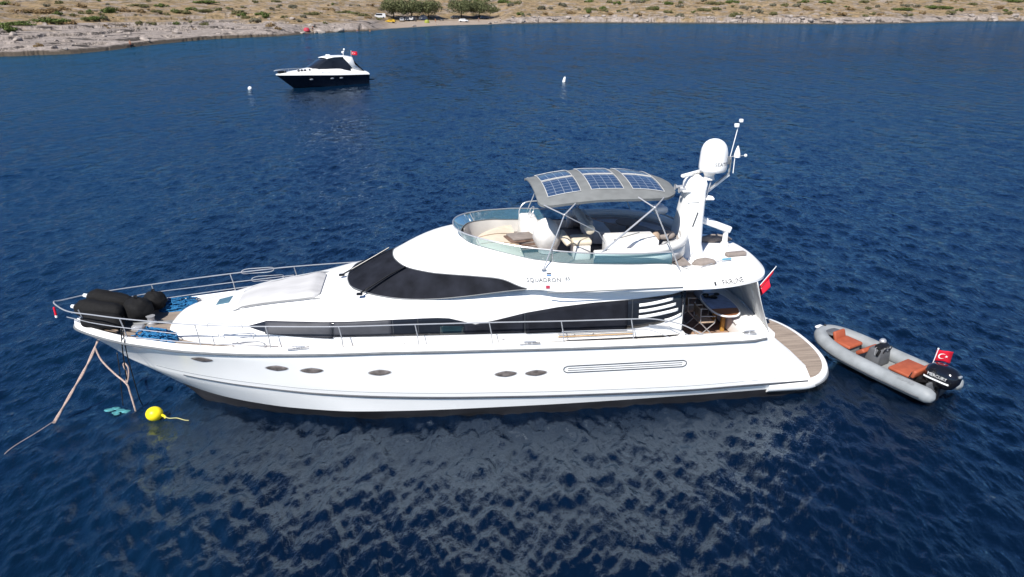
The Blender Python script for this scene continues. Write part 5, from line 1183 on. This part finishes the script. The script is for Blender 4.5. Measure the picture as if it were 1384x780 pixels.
for k, (x, y) in enumerate(((2.5, -.75), (2.85, -.85), (3.2, -.95), (3.75, -1.05))):
    o = MB().ball((0, 0, 0), .17, 12, 9, (1, 1, 1.7)).build('cruiser_fender', M['blackcloth'], angle=180); o.location = FBM @ Vector((x, y, 2.02)); o.rotation_euler = (R(12), 0, fa + .3*k)
    tag(o, 'black fender standing in the row on the foredeck of the dark hulled cruiser', 'fender', 'black fenders on the cruiser foredeck')
o = MB().box((0, 0, 0), (1.0, .55, .34), .08, 2).build('folded_dinghy', M['black']); o.location = FBM @ Vector((.75, 0, 2.02)); o.rotation_euler = (0, 0, fa); tag(o, 'black bundle lashed at the very bow of the dark hulled cruiser', 'bundle')
b1 = empty('white_buoy', (-32.6, 92.1, .1), 0, 'small white round buoy left of the dark hulled cruiser', 'buoy')
MB().ball((0, 0, .02), .26, 14, 9).build('float', M['white'], b1, angle=180); MB().tube([(0, 0, .25), (0, 0, .36)], .04, 6).build('eye', M['rub'], b1)
b2 = empty('white_buoy', (7.02, 100.7, 0), 0, 'white upright buoy alone in open water right of centre', 'buoy')
MB().lathe([(0, -.2), (.2, -.15), (.21, .1), (.18, .35), (.13, .6), (.07, .7), (0, .72)], 14).build('float', M['white'], b2, angle=180); MB().tube([(0, 0, .7), (0, 0, .85)], .03, 6).build('eye', M['rub'], b2)
b2.rotation_euler = (0, R(12), 0)

# ---- foliage
def leaf_mat(name, c1, c2):
    m = bpy.data.materials.new(name); m.use_nodes = True; nt = m.node_tree; b = nt.nodes['Principled BSDF']; L = nt.links.new
    b.inputs['Roughness'].default_value = .75; b.inputs['Specular IOR Level'].default_value = .2
    g_ = nt.nodes.new('ShaderNodeNewGeometry'); oi = nt.nodes.new('ShaderNodeObjectInfo')
    nz = N(nt, 'ShaderNodeTexNoise', Scale=1.1, Detail=3.0); L(g_.outputs['Position'], nz.inputs[0])
    a = N(nt, 'ShaderNodeMath', operation='MULTIPLY_ADD'); L(g_.outputs['Random Per Island'], a.inputs[0]); a.inputs[1].default_value = .6; L(nz.outputs[0], a.inputs[2])
    a2 = N(nt, 'ShaderNodeMath', operation='MULTIPLY_ADD'); L(oi.outputs['Random'], a2.inputs[0]); a2.inputs[1].default_value = .35; L(a.outputs[0], a2.inputs[2])
    rp = nt.nodes.new('ShaderNodeValToRGB'); rp.color_ramp.elements[0].position = .45; rp.color_ramp.elements[1].position = 1.15 if False else 1.0
    rp.color_ramp.elements[0].color = (*c1, 1); rp.color_ramp.elements[1].color = (*c2, 1); L(a2.outputs[0], rp.inputs[0]); L(rp.outputs[0], b.inputs['Base Color'])
    return m
LEAF = {'green': leaf_mat('green_scrub_leaves', (.035, .055, .012), (.085, .115, .03)), 'olive': leaf_mat('olive_scrub_leaves', (.06, .065, .025), (.13, .125, .055)),
        'grey': leaf_mat('grey_scrub_leaves', (.07, .072, .05), (.15, .14, .10)), 'brown': leaf_mat('dry_brown_scrub', (.10, .07, .035), (.20, .135, .065)), 'tree': leaf_mat('tamarisk_leaves', (.035, .045, .018), (.11, .12, .055))}
M['bark'] = mat('bark', (.10, .075, .055), .9, .2, var=.3, vscale=8)
def leaf_cloud(seed, n, size, clumps, spread=(1, 1, 1), dome=True):
    g = np.random.default_rng(seed); V = []; F = []
    cs = []
    for k in range(clumps):
        a = g.uniform(0, 6.28); rr = g.uniform(0, 1)**.5*.72; cs.append((rr*math.cos(a), rr*math.sin(a), g.uniform(.1, .62)*(1-rr*rr*.6), g.uniform(.22, .42)))
    for k in range(n):
        c = cs[k % clumps]; d = g.normal(size=3); d /= np.linalg.norm(d); q = c[3]*g.uniform(.65, 1.05)
        p = np.array(c[:3]) + d*q*np.array([1, 1, .8])
        if dome and p[2] < -.05: p[2] = g.uniform(-.05, .12)
        nrm = d + g.normal(size=3)*.55; nrm /= np.linalg.norm(nrm); t = np.cross(nrm, g.normal(size=3)); t /= np.linalg.norm(t); b = np.cross(nrm, t); s = size*g.uniform(.6, 1.3)
        p = p*np.array(spread); i = len(V)
        V += [p - t*s*.8, p + b*s*.45 + nrm*s*.1, p + t*s*.8, p - b*s*.45 - nrm*s*.05]; F.append((i, i+1, i+2, i+3))
    return V, F
def bush_proto(kind, seed, n=230, clumps=7, size=.15, spread=(1, 1, .62)):
    V, F = leaf_cloud(seed, n, size, clumps, spread); me = bpy.data.meshes.new('scrub_bush'); me.from_pydata([tuple(v) for v in V], [], F); me.update(); me.materials.append(LEAF[kind]); return me
PB = {k: [bush_proto(k, 10*i+j, 420 if k != 'brown' else 300, 7+j, .13) for j in range(3)] for i, k in enumerate(('green', 'olive', 'grey', 'brown'))}
BIG = {k: [bush_proto(k, 900+j, 1500, 16, .075) for j in range(2)] for k in ('green', 'olive', 'brown')}
LBL = {'green': ('bright green scrub bush low on the dry coastal slope', 'green bushes on the coastal slope'), 'olive': ('olive green scrub bush among dry grass on the coastal slope', 'olive bushes on the coastal slope'),
       'grey': ('grey green thorny scrub bush on the stony coastal slope', 'grey bushes on the coastal slope'), 'brown': ('dry brown scrub bush on the coastal slope', 'brown bushes on the coastal slope')}
gB = random.Random(21); n_b = 0
def bush(x, y, w, kind, h=None):
    pool = BIG[kind] if w > 5.5 and kind in BIG else PB[kind]
    o = bpy.data.objects.new('scrub_bush', gB.choice(pool)); COL.objects.link(o)
    hh = w*.85*(h if h else gB.uniform(.8, 1.15)); hh = min(hh, (2.5 if x < -55 else 3.4)*(h if h else 1))
    o.location = (x, y, gz(x, y) - .1); o.scale = (w*.62, w*.62*gB.uniform(.7, 1.0), hh); o.rotation_euler = (0, 0, gB.uniform(0, 6.28)); tag(o, LBL[kind][0], 'bush', LBL[kind][1])
G_, O_, Y_, B_ = 'green', 'olive', 'grey', 'brown'
SPOTS = [(10,42,22,G_),(24,34,38,G_),(7,38,16,G_),(74,32,44,G_),(57,28,20,O_),(90,33,22,B_),(123,27,28,G_),(147,17,26,G_,1.7),(42,18,48,B_),(66,16,36,B_),(88,13,20,B_),(7,7,16,G_),(20,8,12,B_),(187,9,24,O_),(217,9,16,G_),(211,17,16,O_),(168,16,20,B_),(189,17,16,B_),(238,17,12,G_),(52,63,15,B_),(239,33,10,G_),(110,10,14,B_),(100,22,10,O_),
 (278,4,28,G_),(246,18,22,O_),(257,14,16,G_),(275,16,20,O_),(295,14,14,O_),(312,14,9,Y_),(323,19,18,O_),(335,25,18,O_),(327,22,12,G_),(345,30,14,Y_),(354,20,18,G_),(362,24,14,G_),(344,4,11,O_),(373,3,14,O_),(396,10,13,Y_),(412,24,12,Y_),(376,40,10,B_),(365,36,14,B_),(423,20,20,O_),(396,12,12,Y_),(463,18,16,O_),(472,18,14,G_),(482,20,14,O_),(491,22,14,O_),(511,27,10,O_),(404,30,8,Y_),(445,14,14,B_),(500,8,12,B_),(497,25,10,B_),(515,14,10,Y_),
 (670,16,15,O_,1.5),(680,4,14,G_,1.6),(690,8,10,Y_),(699,5,10,O_),(732,12,14,Y_),(760,8,15,Y_,1.3),(783,14,6,Y_),(798,14,15,O_),(796,3,12,G_),(815,15,12,O_),(835,6,12,G_),(860,4,18,Y_),(845,14,9,Y_),(879,13,13,O_),(904,6,15,G_),(904,18,12,O_),(919,10,10,Y_),(950,15,20,O_),(965,6,24,O_),(990,4,15,G_),(995,21,14,O_),(1005,12,12,Y_),(1027,18,12,Y_),(737,20,8,B_),(772,19,14,B_),(826,20,10,B_),(860,22,14,B_),
 (1047,8,13,Y_),(1075,8,15,Y_),(1087,4,11,G_),(1092,14,14,B_),(1117,4,17,G_),(1121,14,8,B_),(1149,14,13,B_),(1167,4,13,O_),(1219,14,23,G_),(1239,10,12,Y_),(1259,11,18,G_),(1276,12,22,G_),(1285,20,11,O_),(1246,19,10,B_),(1314,7,13,O_),(1329,16,11,Y_),(1368,3,24,G_),(1045,20,9,O_),(1139,21,14,B_),(1180,20,8,O_),(1189,21,8,B_),(1300,14,9,B_),(1350,12,14,B_)]
for q in SPOTS:
    x, y, d = at_px(q[0], q[1]); bush(x, y, q[2]*d/970, q[3], q[4] if len(q) > 4 else None)
for k in range(230):
    px = gB.uniform(-40, 1424); py = gB.uniform(-1, 24) if px > 480 else gB.uniform(0, 40)
    if 495 < px < 700 and py > 10: continue
    x, y, d = at_px(px, py); sh = math.hypot(x, y) - float(r_shore(np.array([math.atan2(x, y)]))[0])
    if sh < (9 if px > 420 else 34): continue
    bush(x, y, gB.uniform(.9, 2.6)*(1.0 if px > 480 else .7) if k < 130 else gB.uniform(2.2, 4.6)*(1 if px > 480 else .6), gB.choice((O_, Y_, B_, B_) if k < 130 else (G_, O_, O_, Y_)))
# ---- loose boulders along the rocky edge
def boulder_proto(seed):
    g = np.random.default_rng(seed); bm = bmesh.new(); bmesh.ops.create_icosphere(bm, subdivisions=3, radius=1)
    ax = g.normal(size=(9, 3)); ax /= np.linalg.norm(ax, axis=1)[:, None]; cut = g.uniform(.55, .9, 9)
    for v in bm.verts:
        p = np.array(v.co)
        for a, c in zip(ax, cut):
            d = p @ a
            if d > c: p = p - a*(d-c)*.9
        p *= 1 + .06*math.sin(p[0]*7+seed)*math.cos(p[1]*6)
        v.co = p*np.array((1, .8, .62))
    me = bpy.data.meshes.new('limestone_boulder'); bm.to_mesh(me); bm.free(); me.materials.append(M['boulder']); return me
M['boulder'] = mat('limestone', (.36, .315, .285), .9, .15, var=.25, vscale=1.2, bump=.6, bscale=6, col2=(.12, .105, .095))
BP = [boulder_proto(k) for k in range(4)]; gr_ = random.Random(77); n_ = 0
while n_ < 110:
    th_ = R(gr_.uniform(-36, 36)); 
    if -.185 < th_ < .0 and gr_.random() < .9: continue
    left = th_ < -.27; e_ = gr_.uniform(.6, 34 if left else 8)
    r_ = float(r_shore(np.array([th_]))[0]) + e_*(1.6 if left else 1); x_, y_ = r_*math.sin(th_), r_*math.cos(th_)
    o = bpy.data.objects.new('limestone_boulder', gr_.choice(BP)); COL.objects.link(o); s_ = gr_.choice((.35, .45, .6, .8, 1.2))*(1 if left else 1.4)
    o.location = (x_, y_, gz(x_, y_) + .15*s_); o.scale = (s_*1.3, s_, s_); o.rotation_euler = (gr_.uniform(-.2, .2), gr_.uniform(-.2, .2), gr_.uniform(0, 6.28))
    tag(o, 'pale weathered limestone boulder lying on the rocky shore', 'boulder', 'boulders along the rocky shore'); n_ += 1
# ---- tamarisk trees behind the beach
def tree(px, py, wpx, hpx, seed, label):
    x, y, d = at_px(px, py); w, h = wpx*d/970, hpx*d/970; g = random.Random(seed)
    e = empty('tamarisk_tree', (x, y, gz(x, y)-.1), g.uniform(0, 6), label, 'tree', 'trees behind the beach')
    tr = MB(); tr.tube(smooth_path([(0, 0, 0), (.15, .1, h*.18), (-.1, .2, h*.34)], 4), [.34, .32, .3, .28, .26, .25, .24, .22, .2], 8)
    for k in range(6):
        a = k*1.05 + g.uniform(-.3, .3); tr.tube(smooth_path([(-.08, .18, h*.30), (math.cos(a)*w*.14, math.sin(a)*w*.14, h*.46), (math.cos(a)*w*.30, math.sin(a)*w*.30, h*g.uniform(.58, .8))], 3), [.16, .14, .12, .10, .08, .06, .05], 6)
    tr.build('trunk', M['bark'], e, weld=False)
    V, F = leaf_cloud(seed, 4200, .055, 34, (1, 1, 1), dome=False)
    V = [(v[0]*w*.60, v[1]*w*.60, h*.13 + (v[2]+.25)*h*.72) for v in V]
    mk('crown', V, F, LEAF['tree'], e, smooth=False)
tree(532, 26, 34, 29, 31, 'leftmost grey green tree behind the parked cars on the beach')
tree(556, 26, 36, 28, 32, 'middle grey green tree of the row behind the parked cars')
tree(580, 26, 34, 27, 33, 'third grey green tree from the left, at the gap behind the beach')
tree(624, 25, 34, 27, 34, 'grey green tree just right of the gap, shading the dark parked car')
tree(648, 25, 36, 27, 35, 'rightmost grey green tree behind the beach')
# ---- cars and people on the beach
def car(px, py, rz, paint, label, kind='car', L_=4.3):
    x, y, d = at_px(px, py); e = empty('parked_van' if kind == 'van' else 'parked_car', (x, y, gz(x, y)), rz, label, 'van' if kind == 'van' else 'car', 'vehicles parked on the beach')
    m = mat(label[:24].replace(' ', '_') + '_paint', paint, .3, .5, var=.05, coat=.5)
    H = 2.0 if kind == 'van' else 1.48; pts = [(-L_/2, .42), (-L_/2+.03, .80), (-L_/2+.95, .95), (-L_/2+1.55, H), (L_/2-.75, H-.02), (L_/2-.10, .98), (L_/2, .85), (L_/2, .40)] if kind != 'van' else [(-L_/2, .42), (-L_/2+.05, 1.0), (-L_/2+.75, 1.25), (-L_/2+1.25, H-.04), (-L_/2+1.5, H), (L_/2-.12, H), (L_/2, 1.2), (L_/2, .4)]
    rows = []
    for yy, k in ((-.86, .0), (-.84, .5), (-.78, 1), (.78, 1), (.84, .5), (.86, 0)):
        rows.append([Vector((a*(1 if b < 1.0 else 1 - .02*k), yy*(1 if b < 1.0 else .86), b - (0 if b < 1 else .02*(1-k)))) for a, b in pts])
    MB().grid(rows, cv=True, cap=True).build('body', m, e, angle=35)
    b0 = .98 if kind != 'van' else 1.22
    for sg in (1, -1):
        MB().box((.18 if kind != 'van' else -.2, sg*.775, (b0+H-.12)/2), (1.9 if kind != 'van' else 2.6, .06, H-.16-b0), .015).build('side_window', M['glassdark'], e)
        for xx in (-L_/2+.85, L_/2-.85):
            wv = MB().lathe([(0, -.11), (.24, -.11), (.31, -.08), (.32, .08), (.24, .11), (0, .11)], 16, (xx, sg*.80, .32), Euler((R(90), 0, 0)).to_matrix()).build('wheel', M['black'], e)
    MB().box((-L_/2+1.22 if kind != 'van' else -L_/2+.98, 0, (1.0+H)/2 - .03), (.05, 1.2, .52), .01, rot=(0, R(46 if kind != 'van' else 32), 0)).build('windscreen', M['glassdark'], e)
    for sg in (1, -1): MB().box((-L_/2+.03, sg*.6, .72), (.08, .3, .14), .02).build('headlight', M['white'], e)
    return e
car(513, 25, R(15), (.62, .62, .62), 'white camper van parked at the left end of the beach', 'van', 4.9)
car(528, 31, R(-10), (.50, .31, .015), 'bright yellow car parked near the water by the rocks')
car(543, 29, R(100), (.30, .31, .33), 'silver grey car parked under the leftmost tree')
car(550, 28.5, R(95), (.05, .055, .07), 'dark blue car beside the silver grey car')
car(556.5, 28, R(85), (.62, .62, .62), 'white car between the dark blue car and the motorbikes')
car(615, 25.5, R(40), (.035, .037, .04), 'black car in the shade right of the gap between the trees')
car(627, 30, R(165), (.62, .62, .62), 'white car parked closest to the water on the right part of the beach')
car(655, 26, R(20), (.06, .06, .065), 'dark grey car under the rightmost tree')
def bike(px, py, rz, label):
    x, y, d = at_px(px, py); e = empty('motorbike', (x, y, gz(x, y)), rz, label, 'motorbike', 'motorbikes on the beach')
    for xx in (-.65, .65): MB().lathe([(.20, -.05), (.30, -.05), (.32, 0), (.30, .05), (.20, .05)], 16, (xx, 0, .32), Euler((R(90), 0, 0)).to_matrix()).build('wheel', M['black'], e)
    MB().box((-.02, 0, .55), (.85, .28, .36), .08).build('engine', M['rub'], e); MB().box((.28, 0, .80), (.75, .28, .12), .04).build('seat', M['black'], e)
    MB().tube([(-.62, 0, .35), (-.45, 0, 1.02), (-.40, -.36, 1.08)], .03, 6).build('fork', M['steel'], e); MB().box((-.5, 0, .9), (.2, .3, .4), .06).build('fairing', M['black'], e)
bike(562, 29.2, R(80), 'black motorbike beside the white car under the trees'); bike(597, 28.5, R(20), 'dark motorbike at the right edge of the first group of trees')
def dome_tent(px, py, w, h, m, name, label):
    x, y, d = at_px(px, py); e = empty(name, (x, y, gz(x, y)), .4, label, 'tent')
    rows = [[Vector((w/2*math.cos(a)*math.cos(b)**.7, w*.42*math.sin(a)*math.cos(b)**.7, h*math.sin(b))) for a in np.linspace(0, 2*math.pi, 19)[:-1]] for b in np.linspace(0, math.pi/2*.98, 7)]
    MB().grid(rows, cv=True).build('canopy', m, e, angle=50)
    for a in (0, math.pi/2): MB().tube([(w/2*math.cos(b)*math.cos(a), w*.42*math.cos(b)*math.sin(a), h*math.sin(b)**.8 + .02) for b in np.linspace(.05, math.pi-.05, 12)], .03, 5).build('pole', M['rub'], e)
    mk('door', [(w*.36, -.3, .05), (w*.36, .3, .05), (w*.30, 0, h*.66)], [(0, 1, 2)], M['black'], e)
dome_tent(414.5, 42.5, 2.1, 1.1, mat('red_tent_cloth', (.42, .03, .06), .7, var=.08), 'dome_tent', 'red dome tent on the rocks at the water edge')
dome_tent(577, 31, 2.3, 1.3, mat('lime_tent_cloth', (.26, .29, .03), .7, var=.08), 'beach_tent', 'lime yellow beach tent under the trees')
dome_tent(572, 26.5, 4.2, 2.0, mat('grey_tarp_cloth', (.40, .41, .43), .8, var=.08), 'tarp_shelter', 'pale grey tarp shelter behind the lime beach tent')
def person(px, py, rz, label, pose='stand', loc=None, cloth=(.08, .10, .2), name='person'):
    if loc is None:
        x, y, d = at_px(px, py); loc = (x, y, gz(x, y))
    J = {'pelvis': (0, 0, .95), 'belly': (0, 0, 1.12), 'chest': (0, 0, 1.34), 'neck': (0, 0, 1.50), 'head': (.01, 0, 1.60), 'crown': (0, 0, 1.74)}
    if pose == 'sit':
        J = {k: (v[0] - .1*(i), v[1], v[2] - .83) for i, (k, v) in enumerate(J.items())}
        legs = lambda s: [(.0, s*.10, .13), (.42, s*.14, .42), (.72, s*.14, .06), (.90, s*.15, .03)]; arms = lambda s: [(-.2, s*.20, .53), (.08, s*.26, .36), (.36, s*.18, .40), (.44, s*.16, .42)]
    else:
        legs = lambda s: [(.0, s*.10, .88), (.04, s*.12, .48), (-.02, s*.13, .08), (.15, s*.15, .03)]; arms = lambda s: [(0, s*.20, 1.42), (-.03, s*.27, 1.14), (.08, s*.28, .90), (.11, s*.28, .80)]
    names = list(J); V = [J[k] for k in names]; E_ = [(i, i+1) for i in range(5)]; rad = [.15, .14, .17, .065, .10, .085]
    for s in (1, -1):
        p = legs(s); i = len(V); V += p; E_ += [(0, i), (i, i+1), (i+1, i+2), (i+2, i+3)]; rad += [.105, .07, .05, .04]
        p = arms(s); i = len(V); V += p; E_ += [(2, i), (i, i+1), (i+1, i+2), (i+2, i+3)]; rad += [.065, .05, .04, .04]
    me = bpy.data.meshes.new(name); me.from_pydata(V, E_, []); me.update(); o = bpy.data.objects.new(name, me); COL.objects.link(o)
    sk = o.modifiers.new('skin', 'SKIN'); o.modifiers.new('sub', 'SUBSURF').levels = 1
    for i, r in enumerate(rad): me.skin_vertices[0].data[i].radius = (r, r)
    me.skin_vertices[0].data[0].use_root = True; me.materials.append(M['skin']); o.location = loc; o.rotation_euler = (0, 0, rz); tag(o, label, 'person')
    px_, py_, pz = J['pelvis']; hm_ = mat('swimwear', cloth, .8, var=.1)
    MB().lathe([(.17, -.22), (.20, -.10), (.19, .08), (.16, .10)], 14, (px_, py_, pz), Matrix.Diagonal((.9, 1.05, 1))).build('swimwear', hm_, o)
    h = J['crown']; MB().ball((h[0]-.02, h[1], h[2]-.01), .11, 10, 7, (1, .95, .75)).build('hair', M['black'], o)
    return o
person(176, 60, R(-60), 'person in red swimwear sitting on the pale rocks at the left shore', 'sit', cloth=(.5, .04, .04))
person(588.5, 30.5, R(-80), 'person in orange shorts standing by the lime beach tent', cloth=(.5, .2, .05))
person(647, 29.5, R(-100), 'person in dark shorts standing on the beach under the rightmost tree')
person(676, 29.5, R(-60), 'person in white shorts standing at the far right end of the beach', cloth=(.7, .7, .7))
person(423, 42.5, R(-90), 'person in dark swimwear standing beside the red tent', cloth=(.02, .02, .03))
def at_sea(px, py):
    x = (px-692)/970; v = (390-py)/970; p = R(22); dz = -math.sin(p)+v*math.cos(p); k = -10.5/dz; return (k*x, k*(math.cos(p)+v*math.sin(p)))
for px, py, dp, lab in ((483, 43.2, -.75, 'person wading waist deep off the rocks near the red tent'), (500, 42.8, -1.1, 'person swimming chest deep close to the left end of the beach')):
    x, y = at_sea(px, py); person(0, 0, R(-90), lab, loc=(x, y, dp))
